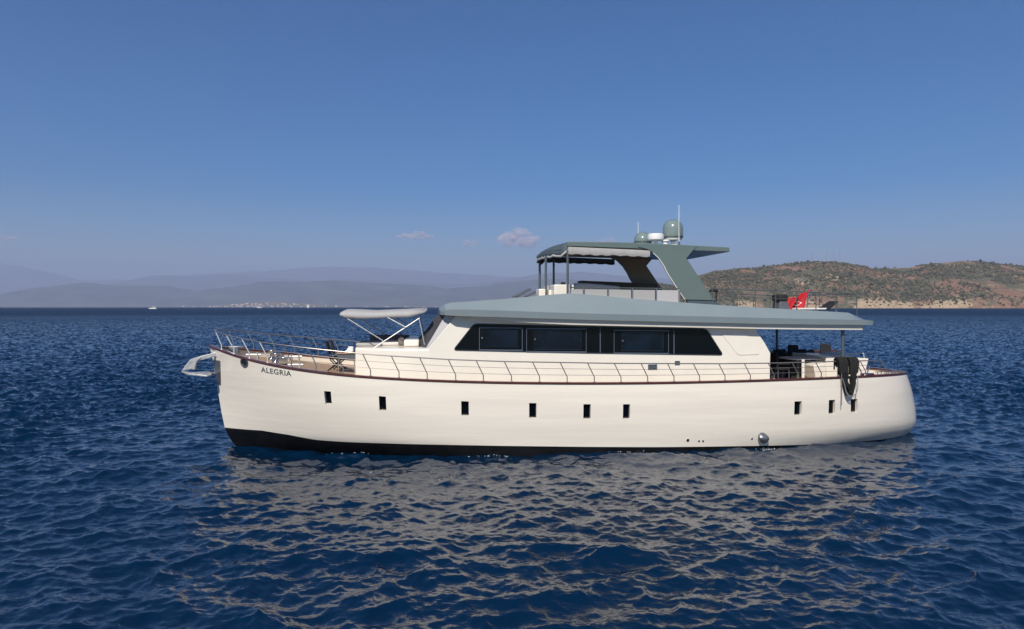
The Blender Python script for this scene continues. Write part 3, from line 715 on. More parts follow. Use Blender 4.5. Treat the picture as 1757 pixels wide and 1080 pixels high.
# aft deck furniture
x, z = at(1382, 614, -.7); zd = deck_z(float(uof(x, 2.4)))
T = empty('dining_table', 'long grey topped dining table on the covered aft deck', 'table', (x, -.7, zd + .002))
hgt = z - zd
tp_ = M(); pl = []
for k in range(28):
    a = 2 * math.pi * k / 28; ca, sa = math.cos(a), math.sin(a); pl.append((1.0 * math.copysign(abs(ca) ** .6, ca), .75 * math.copysign(abs(sa) ** .6, sa)))
tp_.slab(pl, hgt - .045, hgt); tp_.build('tabletop', WCUSH, T, bevel=.012)
M().box((0, 0, (hgt - .05) / 2 + .002), (1.5, .5, hgt - .06)).build('under_table_shade', BLACK, T, bevel=.02)  # black box put in for the shade under the table
for a in (-.5, .5): M().tube([(a, -.3, 0), (a, -.3, hgt - .05)], .06, 10).lathe((a, 0, 0), [(.25, 0), (.25, .03), (.07, .05)], 16).build('pedestal', DARKP, T)
def deck_chair(p, rz, label):
    c = empty('armchair', label, 'chair', p, 'black armchairs round the aft dining table', rz)
    M().box((0, 0, .43), (.55, .56, .12)).build('seat', BLACK, c, bevel=.03)
    M().box((-.27, 0, .78), (.09, .56, .58), ry=-.12).build('backrest', BLACK, c, bevel=.03)
    for s_ in (-1, 1):
        M().box((0, s_ * .29, .62), (.5, .05, .05)).build('armrest', BLACK, c, bevel=.01)
        for a in (-.23, .23): M().tube([(a, s_ * .25, 0), (a, s_ * .25, .38)], .02, 6).build('leg', DARKP, c)
xt = x
deck_chair((xt - 1.35, -1.2, zd + .004), 0, 'black armchair at the end of the aft table beside the saloon door')
deck_chair((xt - 1.40, -.2, zd + .004), 0, 'black armchair behind the one nearest the saloon door')
deck_chair((xt - .35, .5, zd + .004), R(-90), 'black armchair on the far side of the aft table, nearer the saloon')
deck_chair((xt + .6, .5, zd + .004), R(-90), 'black armchair on the far side of the aft table, nearer the stern')
S = empty('bench_sofa', 'long dark sofa along the far rail of the aft deck', 'sofa', (xt + .2, 2.2, zd + .002))
M().box((0, 0, .22), (3.4, .7, .44)).build('base', BLACK, S, bevel=.03)
M().box((0, .34, .62), (3.4, .14, .40)).build('backrest', BROWNC, S, bevel=.04)
for k, (dx, m_, hh) in enumerate(((1361, BLACK, .46), (1385, DKRED, .20), (1397, DKRED, .22), (1416, BLACK, .50), (1433, DKRED, .20))):
    o = M().box((0, 0, 0), (.50, .14, hh), ry=.06 * k).build('cushion', m_, None, bevel=.05); o.location = world((at(dx, 604, 2.3)[0], 2.3, zd + .46 + hh / 2 + .25)); o.rotation_euler = (R(-8), 0, TH)
    nm = ['square black cushion on the far sofa, nearer the saloon', 'dark red cushion on the far sofa beside the nearer black cushion', 'dark red cushion in the middle of the far aft sofa', 'tall black cushion on the far sofa, nearer the stern', 'dark red cushion at the stern end of the far sofa'][k]
    tag(o, nm, 'cushion', 'cushions on the aft deck sofa')

# black rope hanging over the rail
_, rx, _, _ = on_hull(1451, 648); rz_ = at(1451, 617, on_hull(1451, 648)[2])[1]; RP = M(); ub = float(uof(rx, 2.5))
for k in range(24):
    xl = -.22 + random.uniform(-.17, .13); xr = .22 + random.uniform(-.13, .17); dp = random.uniform(.98, 1.42); xb2 = .10 + random.uniform(-.06, .06); yy = random.uniform(.03, .16); ph = random.uniform(0, 6)
    pts = []
    for t in np.linspace(0, 1, 21):
        a = math.pi * t; zz = -dp * math.sin(a) ** .42; half = (xr - xl) / 2 * (1 - .42 * min(1, -zz / dp) ** 2); cx = (xl + xr) / 2 + (xb2 - (xl + xr) / 2) * (-zz / dp)
        pts.append((cx - half * math.cos(a) + .012 * math.sin(9 * t + ph), -yy - .02 * math.sin(7 * t + ph), zz + .03))
    RP.tube(pts, .019, 6)
for xc in (-.22, .22):
    for k in range(9):
        xa = xc - .17 + .042 * k; e_ = random.uniform(-.02, .02); dz = random.uniform(.2, .6)
        RP.tube([(xa, .14, -dz), (xa + e_, .13, .0), (xa, .02, .075), (xa, -.10, .04), (xa + .03, -.16, -.08), (xa * .9 + .02, -.15, -.5), (xa * .75 + .05, -.13, -dz - .2)], .026, 6)
ro = RP.build('mooring_rope', ROPE, None); 
yrail = -(float(hb(ub, 2.5, sheer(ub))) + .0)
ro.location = world((rx, yrail - .02, rz_)); ro.rotation_euler = (0, 0, TH)
tag(ro, 'thick bundle of black mooring rope looped over the stern rail', 'rope')
m = M()
for dxx, d in ((0, 0), (.03, .05)):
    m.tube([(-.24 + .0, -.17, -.7)] + [(.10 - .26 * math.cos(t), -.19, -.95 - (.42 + d) * math.sin(t)) for t in np.linspace(.1, math.pi - .1, 12)] + [(.36, -.17, -.6)], .014, 6)
m.tube([(-.28, -.14, 0), (-.27, -.16, -1.1), (-.265, -.14, -1.72)], .014, 6)
o = m.build('mooring_line', SILV, None); o.location = ro.location; o.rotation_euler = ro.rotation_euler
tag(o, 'pale grey line looped below the black rope bundle with one end hanging down the hull', 'line')

# flag on its staff (white crescent and star on red)
fx, fz = at(1384, 529, -1.4); FS = empty('flagstaff', 'short leaning flagstaff on the flybridge deck carrying the red flag', 'flagstaff', (fx, -1.4, fz - .12))
sx, sz2 = at(1389, 489, -1.4)
M().tube([(0, 0, 0), (sx - fx, 0, sz2 - fz + .12)], .022, 8, r2=.014).build('staff', STEEL, FS)
M().lathe((sx - fx, 0, sz2 - fz + .12), [(.01, 0), (.035, .03), (.03, .07), (.005, .1)], 10).build('finial', GREYP, FS)
FL = M(); g = []
tl, tr, br, bl = (1351, 510), (1388, 496), (1384, 528.5), (1348, 531.5)
NU, NVV = 22, 16
def flag_pt(a, b):
    # a from fly end to staff, b from top to bottom
    tx = tl[0] + (tr[0] - tl[0]) * a; ty = tl[1] + (tr[1] - tl[1]) * a ** 3.2 + 1.2 * math.sin(a * 7)
    bx_ = bl[0] + (br[0] - bl[0]) * a; by_ = bl[1] + (br[1] - bl[1]) * a
    px = tx + (bx_ - tx) * b; py = ty + (by_ - ty) * b
    if a > .8: px -= (a - .8) * 5 * 4 * math.sin(b * math.pi) 
    x, z = at(px, py, -1.4)
    return (x - fx, .12 * math.sin(a * 11 + b * 3) + .05 * math.sin(a * 19 + 2 + b * 5) + .12 * (1 - a), z - fz)
for i in range(NU + 1): g.append([flag_pt(i / NU, j / NVV) for j in range(NVV + 1)])
FL.grid(g); FLo = FL.build('red_flag', RED, None, smooth=80); FLo.location = world((fx, -1.4, fz)); FLo.rotation_euler = (0, 0, TH)
tag(FLo, 'crumpled red flag with a white crescent and star hanging from its staff', 'flag')
cr = M()
def fsurf(a, b): p = flag_pt(min(1, max(0, a)), b); return (p[0], p[1] - .012, p[2])
ca_, cb_ = .56, .62
outp = [(ca_ + .12 * math.cos(t), cb_ + .16 * math.sin(t)) for t in np.linspace(R(40), R(320), 18)]
innp = [(ca_ + .025 + .09 * math.cos(t), cb_ + .12 * math.sin(t)) for t in np.linspace(R(46), R(314), 18)]
cr.grid([[fsurf(*p) for p in outp], [fsurf(*p) for p in innp]])
stp = [(ca_ + .12 + (.055 if k % 2 == 0 else .022) * math.cos(R(36 * k + 180)), cb_ + (.075 if k % 2 == 0 else .03) * math.sin(R(36 * k + 180))) for k in range(10)]
cr.add([fsurf(*p) for p in stp] + [fsurf(ca_ + .12, cb_)], [(k, (k + 1) % 10, 10) for k in range(10)])
cro = cr.build('crescent_and_star', FLAGW, FLo, smooth=0); 
sdm = cro.modifiers.new('t', 'SOLIDIFY'); sdm.thickness = .004

# covered grill and lounger aft on the flybridge
def fly_top(x): return float(np.interp(x, [q[0] for q in roof_st], [q[3] for q in roof_st]))
gx, gz = at(1338, 520, -1.2); zt_ = fly_floor(gx)
G = empty('covered_grill', 'slate grey cabinet with a black padded top beside the red flag', 'grill', (gx, -1.2, zt_ + .01))
hz_ = at(1338, 505, -1.2)[1] - zt_
M().prism([(-.22, 0), (.28, 0), (.20, hz_ * .55), (-.14, hz_ * .55)], -.3, .3).build('cabinet', GREYP, G, bevel=.03)
M().box((0, 0, hz_ * .76), (.42, .62, hz_ * .42)).build('padded_cover', BLACK, G, bevel=.07)
M().tube([(-.24, 0, 0), (-.24, 0, hz_ * .9)], .02, 6).build('handle', BLACK, G)
lx, lz = at(1402, 531, -1.6); zl = fly_floor(lx)
LG = empty('sun_lounger', 'black sun lounger with raised back at the aft end of the flybridge', 'lounger', (lx, -1.6, zl + .01))
a2 = at(1432, 517, -1.6)
M().box((-.35, 0, .16), (1.2, .6, .07)).build('mattress', WCUSH, LG, bevel=.02)
M().prism([(.15, .14), (a2[0] - lx - .08, a2[1] - zl - .01), (a2[0] - lx, a2[1] - zl - .05), (.3, .10)], -.3, .3).build('backrest', BLACK, LG, bevel=.015)
for a in (-.85, .25):
    for b in (-.27, .27): M().tube([(a, b, 0), (a, b, .14)], .02, 6).build('leg', DARKP, LG)
M().tube([(a2[0] - lx - .1, .27, .38), (.7, .27, 0)], .015, 6).build('prop', DARKP, LG)
tx, _ = at(1370, 530, -1.9); ft = M().box((0, 0, .03), (1.3, .7, .06)).build('floor_mat', WHITE, None, bevel=.02); ft.location = world((tx, -1.5, fly_floor(tx) + .012)); ft.rotation_euler = (0, 0, TH)
tag(ft, 'thin white pad lying on the flybridge deck below the red flag', 'pad')
# reclined black loungers ahead of the helm
for k, (pa, pb, pc, pd, y) in enumerate((((878, 510), (907, 495.5), (911, 497.5), (888, 510.5), -1.4), ((898, 509), (924, 497), (927, 499.5), (904, 510), -.2))):
    x0, z0 = at(*pa, y); base_z = fly_floor(x0)
    D = empty('deck_lounger', ['black reclined lounger ahead of the helm, nearest the front of the flybridge', 'black reclined lounger ahead of the helm, closest to the white console'][k], 'lounger', (x0, y, base_z + .005), 'black loungers ahead of the helm')
    q = [at(*p, y) for p in (pa, pb, pc, pd)]
    M().prism([(a - x0, b - base_z) for a, b in q], -.32, .32).build('backrest', GREYP, D, bevel=.01)
    M().box((-.35, 0, .20), (1.0, .64, .05)).build('seat', BLACK, D, bevel=.01)
    for a in (-.8, .05):
        for b in (-.29, .29): M().tube([(a, b, 0), (a, b, .19)], .016, 6).build('leg', DARKP, D)

# ================================================================== sea
def tile(N, Ls, lp, rms, wdir, cut, seed, spread=2.0):
    r_ = np.random.default_rng(seed); k1 = np.fft.fftfreq(N, Ls / N) * 2 * math.pi; kx, ky = np.meshgrid(k1, k1, indexing='ij')
    k = np.hypot(kx, ky); k[0, 0] = 1e-6; kp = 2 * math.pi / lp
    S = k ** -3.6 * np.exp(-1.2 * (kp / k) ** 2) * np.exp(-(k * cut) ** 2); dd = (kx * math.cos(wdir) + ky * math.sin(wdir)) / k
    S *= np.abs(dd) ** spread + .06; S[0, 0] = 0
    Hh = (r_.normal(size=(N, N)) + 1j * r_.normal(size=(N, N))) * np.sqrt(S)
    h = np.fft.ifft2(Hh); sc = rms / h.real.std(); dx = np.fft.ifft2(1j * kx / k * Hh).real * sc; dy = np.fft.ifft2(1j * ky / k * Hh).real * sc
    return np.stack([h.real * sc, dx, dy], -1), N, Ls
def samp(T, x, y, rot):
    A_, N, Ls = T; c_, s_ = math.cos(rot), math.sin(rot); X = (x * c_ + y * s_) / Ls * N; Y = (-x * s_ + y * c_) / Ls * N
    i = np.floor(X).astype(int); j = np.floor(Y).astype(int); fx_ = (X - i)[..., None]; fy_ = (Y - j)[..., None]
    i0, i1, j0, j1 = i % N, (i + 1) % N, j % N, (j + 1) % N
    v = A_[i0, j0] * (1 - fx_) * (1 - fy_) + A_[i1, j0] * fx_ * (1 - fy_) + A_[i0, j1] * (1 - fx_) * fy_ + A_[i1, j1] * fx_ * fy_
    return np.stack([v[..., 0], v[..., 1] * c_ - v[..., 2] * s_, v[..., 1] * s_ + v[..., 2] * c_], -1)
TA = tile(512, 83.0, 3.6, .038, R(74), .05, 1, 1.2); TB = tile(512, 31.0, 1.55, .0195, R(104), .035, 2, 1.2); TC = tile(512, 9.7, .45, .0056, R(85), .010, 3, 1.0)
rr = [3.0]
while rr[-1] < 420: rr.append(rr[-1] + max(.055, .0036 * rr[-1]))
while rr[-1] < 60000: rr.append(rr[-1] * 1.045)
rr = np.array(rr); th = np.concatenate([np.linspace(R(-64), R(64), 1350), np.linspace(R(64), R(296), 60)[1:-1]])
NT = len(th); RR, THH = np.meshgrid(rr, th, indexing='ij'); X = RR * np.sin(THH); Y = RR * np.cos(THH)
front = (np.abs(((THH + math.pi) % (2 * math.pi)) - math.pi) < R(64.5)).astype(float)
fA = np.clip(1 - (RR - 350) / 70, 0, 1) * front; fB = np.clip(1 - (RR - 350) / 70, 0, 1) * front; fC = np.clip(1 - (RR - 60) / 90, 0, 1) * front
D3 = samp(TA, X, Y, 0) * fA[..., None] + samp(TB, X, Y, .35) * fB[..., None] + samp(TC, X, Y, -.5) * fC[..., None]
# the lee of the hull is calmer than the open, wind-ruffled water
_lx = (X - OX) * CT + (Y - OY) * ST; _ly = -(X - OX) * ST + (Y - OY) * CT
_dx = np.maximum(np.maximum(1.5 - _lx, _lx - 26), 0); _dy = np.where(_ly < 0, np.maximum(-_ly - 3, 0) * .30, np.maximum(_ly - 3, 0))
_t = np.clip((np.hypot(_dx, _dy) - 2.5) / 13, 0, 1); _t = (_t * _t * (3 - 2 * _t))[..., None]
D3 = samp(TA, X, Y, 0) * (fA * (1 + .25 * _t[..., 0]))[..., None] + samp(TB, X, Y, .35) * fB[..., None] * (1 + 1.9 * _t) + samp(TC, X, Y, -.5) * fC[..., None] * (1 + 1.2 * _t)
XX = X + 1.1 * D3[..., 1]; YY = Y + 1.1 * D3[..., 2]; ZZ = D3[..., 0]
V = np.stack([XX, YY, ZZ], -1).reshape(-1, 3); V = np.concatenate([V, [[0, 0, 0]]])
nr = len(rr); i = np.arange(nr - 1)[:, None]; j = np.arange(NT)[None, :]; j1 = (j + 1) % NT
F_ = np.stack([i * NT + j, i * NT + j1, (i + 1) * NT + j1, (i + 1) * NT + j], -1).reshape(-1, 4)[:, ::-1]
me = bpy.data.meshes.new('sea'); nf = len(F_)
me.vertices.add(len(V)); me.vertices.foreach_set('co', V.astype(np.float32).ravel())
tri = np.stack([np.full(NT, len(V) - 1), np.arange(NT), (np.arange(NT) + 1) % NT], -1)[:, ::-1]
loops = np.concatenate([F_.ravel(), tri.ravel()]).astype(np.int32)
me.loops.add(len(loops)); me.loops.foreach_set('vertex_index', loops)
ls = np.concatenate([np.arange(nf) * 4, nf * 4 + np.arange(NT) * 3]).astype(np.int32)
me.polygons.add(len(ls)); me.polygons.foreach_set('loop_start', ls); me.polygons.foreach_set('use_smooth', np.ones(len(ls), bool))
me.update(); me.validate()
if me.polygons[10].normal.z < 0: me.flip_normals()
sea = bpy.data.objects.new('sea', me); col.objects.link(sea); tag(sea, 'deep blue rippled sea', 'sea', kind='structure')
wm = bpy.data.materials.new('sea_water'); wm.use_nodes = True; t = wm.node_tree; b = t.nodes['Principled BSDF']
b.inputs['Base Color'].default_value = (.0010, .014, .062, 1); b.inputs['Roughness'].default_value = .03; b.inputs['IOR'].default_value = 1.53
geo = t.nodes.new('ShaderNodeNewGeometry')
def noise(scale, det, stretch):
    mp = t.nodes.new('ShaderNodeMapping'); mp.inputs['Scale'].default_value = stretch; t.links.new(geo.outputs['Position'], mp.inputs[0])
    n = t.nodes.new('ShaderNodeTexNoise'); n.inputs['Scale'].default_value = scale; n.inputs['Detail'].default_value = det; t.links.new(mp.outputs[0], n.inputs['Vector']); return n
def bump(n, dist, strength, prev=None):
    bp = t.nodes.new('ShaderNodeBump'); bp.inputs['Distance'].default_value = dist
    if isinstance(strength, float): bp.inputs['Strength'].default_value = strength
    else: t.links.new(strength, bp.inputs['Strength'])
    t.links.new(n.outputs[0], bp.inputs['Height'])
    if prev: t.links.new(prev.outputs[0], bp.inputs['Normal'])
    return bp
ln = t.nodes.new('ShaderNodeVectorMath'); ln.operation = 'LENGTH'; t.links.new(geo.outputs['Position'], ln.inputs[0])
mr = t.nodes.new('ShaderNodeMapRange'); mr.inputs[1].default_value = 60; mr.inputs[2].default_value = 400; t.links.new(ln.outputs['Value'], mr.inputs[0])
b1 = bump(noise(4.2, 4, (1, 1.6, 1)), .018, 1.0)
b2 = bump(noise(.45, 4, (1, 1.8, 1)), 1.1, mr.outputs[0], b1)
t.links.new(b2.outputs[0], b.inputs['Normal'])
mr2 = t.nodes.new('ShaderNodeMapRange'); mr2.inputs[1].default_value = 60; mr2.inputs[2].default_value = 600; mr2.inputs[3].default_value = .015; mr2.inputs[4].default_value = .42; t.links.new(ln.outputs['Value'], mr2.inputs[0]); t.links.new(mr2.outputs[0], b.inputs['Roughness'])
mr3 = t.nodes.new('ShaderNodeMapRange'); mr3.inputs[1].default_value = 40; mr3.inputs[2].default_value = 350; mr3.inputs[3].default_value = 1.53; mr3.inputs[4].default_value = 1.20; t.links.new(ln.outputs['Value'], mr3.inputs[0]); t.links.new(mr3.outputs[0], b.inputs['IOR'])
n3 = noise(.006, 3, (1, 2.5, 1)); r3 = t.nodes.new('ShaderNodeValToRGB'); r3.color_ramp.elements[0].position = .35; r3.color_ramp.elements[1].position = .7
r3.color_ramp.elements[0].color = (.0003, .0115, .035, 1); r3.color_ramp.elements[1].color = (.0006, .0155, .044, 1)
t.links.new(n3.outputs[0], r3.inputs[0]); t.links.new(r3.outputs[0], b.inputs['Base Color'])
me.materials.append(wm)

# foam: exhaust wash and ruffle along the boot line
foam = mat('white_foam', (.28, .32, .36), .8)
def foam_patch(cx, cy, sx_, sy_, n_, name, label):
    m = M()
    for _ in range(n_):
        x, y = random.gauss(0, sx_), random.gauss(0, sy_); r0 = random.uniform(.008, .03)
        z = float(samp(TA, np.array([cx + x]), np.array([cy + y]), 0)[0, 0] + samp(TB, np.array([cx + x]), np.array([cy + y]), .35)[0, 0])
        m.add([(x + r0 * random.uniform(.8, 2.2) * math.cos(a), y + r0 * math.sin(a), z + .012 + r0 * .25 * (a % 2 > 1)) for a in np.linspace(0, 2 * math.pi, 7)[:-1]] + [(x, y, z + .02 + r0 * .5)], [(k, (k + 1) % 6, 6) for k in range(6)])
    o = m.build(name, foam, None, smooth=60); o.location = (cx, cy, 0); return tag(o, label, 'foam', kind='stuff')
u, x, y, z = on_hull(1312, 768); p = world((x, y - .22, 0)); foam_patch(p[0], p[1], .20, .08, 34, 'exhaust_foam', 'white foam where the exhaust water falls into the sea beside the hull')

for px, py, nn, lab in ((590, 775, 10, 'small flecks of foam at the waterline below the second hull window'), (845, 784, 16, 'flecks of foam along the waterline below the middle of the hull'), (1075, 781, 10, 'small flecks of foam at the waterline aft of the middle')):
    u, x, y, z = on_hull(px, 768); p = world((x, y - .10, 0)); foam_patch(p[0], p[1], .55, .07, nn, 'waterline_foam', lab)

# ================================================================== land
def noise2(x, y, seed, octs=5, base=1.0):
    out = np.zeros_like(x, dtype=float); amp = 1.0; r_ = np.random.default_rng(seed); f = base; tot = 0
    for o in range(octs):
        G_ = r_.normal(size=(64, 64)); X_ = x * f + 13.7 * o; Y_ = y * f + 7.3 * o; i_ = np.floor(X_).astype(int); j_ = np.floor(Y_).astype(int)
        a = X_ - i_; b_ = Y_ - j_; a = a * a * (3 - 2 * a); b_ = b_ * b_ * (3 - 2 * b_)
        out += amp * (G_[i_ % 64, j_ % 64] * (1 - a) * (1 - b_) + G_[(i_ + 1) % 64, j_ % 64] * a * (1 - b_) + G_[i_ % 64, (j_ + 1) % 64] * (1 - a) * b_ + G_[(i_ + 1) % 64, (j_ + 1) % 64] * a * b_)
        tot += amp; amp *= .5; f *= 2.03
    return out / tot
def land_mesh(name, X, Y, Z, m_):
    n0, n1 = X.shape; V = np.stack([X, Y, Z], -1).reshape(-1, 3); i = np.arange(n0 - 1)[:, None]; j = np.arange(n1 - 1)[None, :]
    F = np.stack([i * n1 + j, i * n1 + j + 1, (i + 1) * n1 + j + 1, (i + 1) * n1 + j], -1).reshape(-1, 4)
    me = bpy.data.meshes.new(name); me.from_pydata(V.tolist(), [], F.tolist()); me.materials.append(m_); me.shade_smooth()
    if me.polygons[0].normal.z < 0: me.flip_normals()
    o = bpy.data.objects.new(name, me); col.objects.link(o); return o
# headland on the right
DB, DR = 2700.0, 3300.0
sk = [(1000, 520), (1050, 500), (1107, 481), (1156, 488), (1180, 480), (1200, 470), (1225, 461), (1260, 458), (1290, 457), (1340, 451), (1380, 446), (1420, 446), (1470, 451), (1500, 457), (1560, 456), (1600, 449), (1650, 445), (1700, 449), (1757, 455), (1850, 445), (2000, 470), (2300, 505), (2700, 525)]
skx = np.array([(p[0] - 878.5) / 1200 * DR for p in sk]); skz = np.array([EYE + (527 - p[1]) / 1200 * DR for p in sk]) - 8
def ridge(x): return np.interp(x, skx, skz)
def land_h(x, y):
    xr_ = x * DR / y                                     # the ridge fans out from the bay
    s_ = (y - DB - 60 * noise2(x / 400, y * 0 + 3, 5, 3)) / (DR - DB)
    R_ = ridge(xr_); k = np.clip(s_, -1, 1)
    prof = np.where(s_ < 0, s_ * .4, np.minimum(np.clip(s_ / .03, 0, 1) ** .6 * .10 + .90 * np.clip(s_, 0, 1) ** .85, 1))
    back = np.clip((s_ - 1) / 1.6, 0, 1); prof = prof * (1 - back ** 1.3)
    n_ = noise2(x / 230, y / 230, 11, 5); rv = np.minimum(np.abs(noise2(x / 300 + y / 900, y / 1500, 12, 3)), .42)
    mid = np.clip(s_ * 3.0, 0, 1) * np.clip((.92 - s_) * 3, 0, 1)
    return R_ * prof - mid * (95 * (.35 - rv)) * (R_ / 200) * .8 + 6 * n_ * np.clip(s_ * 4, 0, 1) * np.clip(R_ / 120, 0, 1) * np.where(np.abs(s_ - 1) < .3, .35, 1)
gx_, gy_ = np.meshgrid(np.linspace(250, 4600, 520), np.linspace(2560, 4400, 200), indexing='ij')
hz = land_h(gx_, gy_); hz = np.where(hz < -8, -8, hz)
hm_ = bpy.data.materials.new('scrub_hillside'); hm_.use_nodes = True; t = hm_.node_tree; b = t.nodes['Principled BSDF']; b.inputs['Roughness'].default_value = .95; b.inputs['Specular IOR Level'].default_value = .1
geo = t.nodes.new('ShaderNodeNewGeometry'); spz = t.nodes.new('ShaderNodeSeparateXYZ'); t.links.new(geo.outputs['Position'], spz.inputs[0])
def hn(scale, det=6): n = t.nodes.new('ShaderNodeTexNoise'); n.inputs['Scale'].default_value = scale; n.inputs['Detail'].default_value = det; n.inputs['Roughness'].default_value = .65; t.links.new(geo.outputs['Position'], n.inputs['Vector']); return n
def mixc(fac, a, bcol):
    m = t.nodes.new('ShaderNodeMix'); m.data_type = 'RGBA'; t.links.new(fac, m.inputs['Factor'])
    for s_, v in (('A', a), ('B', bcol)):
        if isinstance(v, tuple): m.inputs[s_].default_value = (*v, 1)
        else: t.links.new(v, m.inputs[s_])
    return m.outputs['Result']
def rng_(src, a, bb, lo=0.0, hi=1.0): r = t.nodes.new('ShaderNodeMapRange'); r.inputs[1].default_value = a; r.inputs[2].default_value = bb; r.inputs[3].default_value = lo; r.inputs[4].default_value = hi; t.links.new(src, r.inputs[0]); return r.outputs[0]
soil = mixc(rng_(hn(.02).outputs[0], .35, .65), (.20, .115, .075), (.265, .17, .115))
scrub = mixc(rng_(hn(.05).outputs[0], .35, .65), (.085, .083, .055), (.15, .135, .085))
c1 = mixc(rng_(hn(.006).outputs[0], .465, .55), scrub, soil)
rock = mixc(rng_(hn(.06).outputs[0], .3, .7), (.30, .21, .13), (.44, .35, .24))
low = t.nodes.new('ShaderNodeMath'); low.operation = 'ADD'; t.links.new(rng_(spz.outputs[2], 8, 42, .46, 0.0), low.inputs[0]); t.links.new(rng_(hn(.0045).outputs[0], .35, .65, -.45, .60), low.inputs[1])
c2 = mixc(rng_(low.outputs[0], .48, .60), c1, rock); t.links.new(c2, b.inputs['Base Color'])
bp = t.nodes.new('ShaderNodeBump'); bp.inputs['Distance'].default_value = 6; t.links.new(hn(.06).outputs[0], bp.inputs['Height']); t.links.new(bp.outputs[0], b.inputs['Normal'])
HILL = land_mesh('hill', gx_, gy_, hz, hm_); tag(HILL, 'scrubby headland with bare red slopes and pale cliffs', 'hill', kind='structure')
# scrub and low trees as one mass
NS = 24000; sx1 = rng.uniform(260, 3300, NS * 3); sy1 = rng.uniform(2690, 3480, NS * 3); sh_ = land_h(sx1, sy1)
dens = noise2(sx1 / 110, sy1 / 110, 21, 4) + .5 * noise2(sx1 / 420, sy1 / 420, 22, 2); keep = (sh_ > 7) & (dens > -.36 + rng.normal(0, .12, NS * 3)); sx1, sy1, sh_ = sx1[keep][:NS], sy1[keep][:NS], sh_[keep][:NS]
ico_v = np.array([(0, 0, 1), (.894, 0, .447), (.276, .851, .447), (-.724, .526, .447), (-.724, -.526, .447), (.276, -.851, .447), (.724, .526, -.3), (-.276, .851, -.3), (-.894, 0, -.3), (-.276, -.851, -.3), (.724, -.526, -.3)])
ico_f = [(0, 1, 2), (0, 2, 3), (0, 3, 4), (0, 4, 5), (0, 5, 1), (1, 6, 2), (2, 6, 7), (2, 7, 3), (3, 7, 8), (3, 8, 4), (4, 8, 9), (4, 9, 5), (5, 9, 10), (5, 10, 1), (1, 10, 6)]
n = len(sx1); ang = rng.uniform(0, 6.28, n); sr = rng.lognormal(math.log(2.8), .42, n); jit = 1 + rng.normal(0, .22, (n, 11, 1))
vx = ico_v[None] * jit; ca, sa = np.cos(ang)[:, None], np.sin(ang)[:, None]
px_ = (vx[..., 0] * ca - vx[..., 1] * sa) * sr[:, None] + sx1[:, None]; py_ = (vx[..., 0] * sa + vx[..., 1] * ca) * sr[:, None] + sy1[:, None]; pz_ = vx[..., 2] * sr[:, None] * rng.uniform(.7, 1.15, (n, 1)) + sh_[:, None] + sr[:, None] * .5
VV = np.stack([px_, py_, pz_], -1).reshape(-1, 3); FF = (np.array(ico_f)[None] + np.arange(n)[:, None, None] * 11).reshape(-1, 3)
me = bpy.data.meshes.new('scrub'); me.vertices.add(len(VV)); me.vertices.foreach_set('co', VV.astype(np.float32).ravel())
me.loops.add(FF.size); me.loops.foreach_set('vertex_index', FF.astype(np.int32).ravel()); me.polygons.add(len(FF)); me.polygons.foreach_set('loop_start', (np.arange(len(FF)) * 3).astype(np.int32)); me.update(); me.validate()
sm = mat('scrub_foliage', (.05, .055, .03), .9, spec=.1); t = sm.node_tree; b = t.nodes['Principled BSDF']; geo = t.nodes.new('ShaderNodeNewGeometry')
r = t.nodes.new('ShaderNodeValToRGB'); r.color_ramp.elements[0].color = (.040, .045, .028, 1); r.color_ramp.elements[1].color = (.115, .110, .065, 1); t.links.new(geo.outputs['Random Per Island'], r.inputs[0]); t.links.new(r.outputs[0], b.inputs['Base Color'])
me.materials.append(sm); so_ = bpy.data.objects.new('scrub', me); col.objects.link(so_); tag(so_, 'dark green scrub and low trees covering the headland', 'scrub', kind='stuff')
# masts on the summit
MAST = mat('mast_grey', (.22, .22, .24), .5)
for k, (px, pyt, lab) in enumerate(((1393, 433, 'short thin mast, leftmost of those on the hilltop'), (1418, 431, 'thin mast just left of the tallest mast on the hilltop'), (1430.5, 419, 'tallest lattice mast on the hilltop'), (1441, 431, 'thin mast right of the tallest mast on the hilltop'))):
    yy = 3290.; xx = (px - 878.5) / 1200 * yy; zt = EYE + (527 - pyt) / 1200 * yy; zb = float(land_h(np.array([xx]), np.array([yy]))[0]) - 2; h = zt - zb
    m = M(); wd = 1.0 if k == 2 else .6
    for a, b_ in ((-wd, -wd), (wd, -wd), (0, wd)): m.tube([(a, b_, 0), (a * .4, b_ * .4, h)], .28, 4)
    for q in range(int(h / 5)):
        f = 1 - .6 * q * 5 / h; m.tube([(-wd * f, -wd * f, q * 5), (wd * f, -wd * f, q * 5 + 5)], .14, 4); m.tube([(wd * f, -wd * f, q * 5), (0, wd * f, q * 5 + 5)], .14, 4)
    if k == 2: m.tube([(0, 0, h), (0, 0, h + 8)], .2, 4)
    o = m.build('radio_mast', MAST, None); o.location = (xx, yy, zb); tag(o, lab, 'mast', 'radio masts on the hilltop')
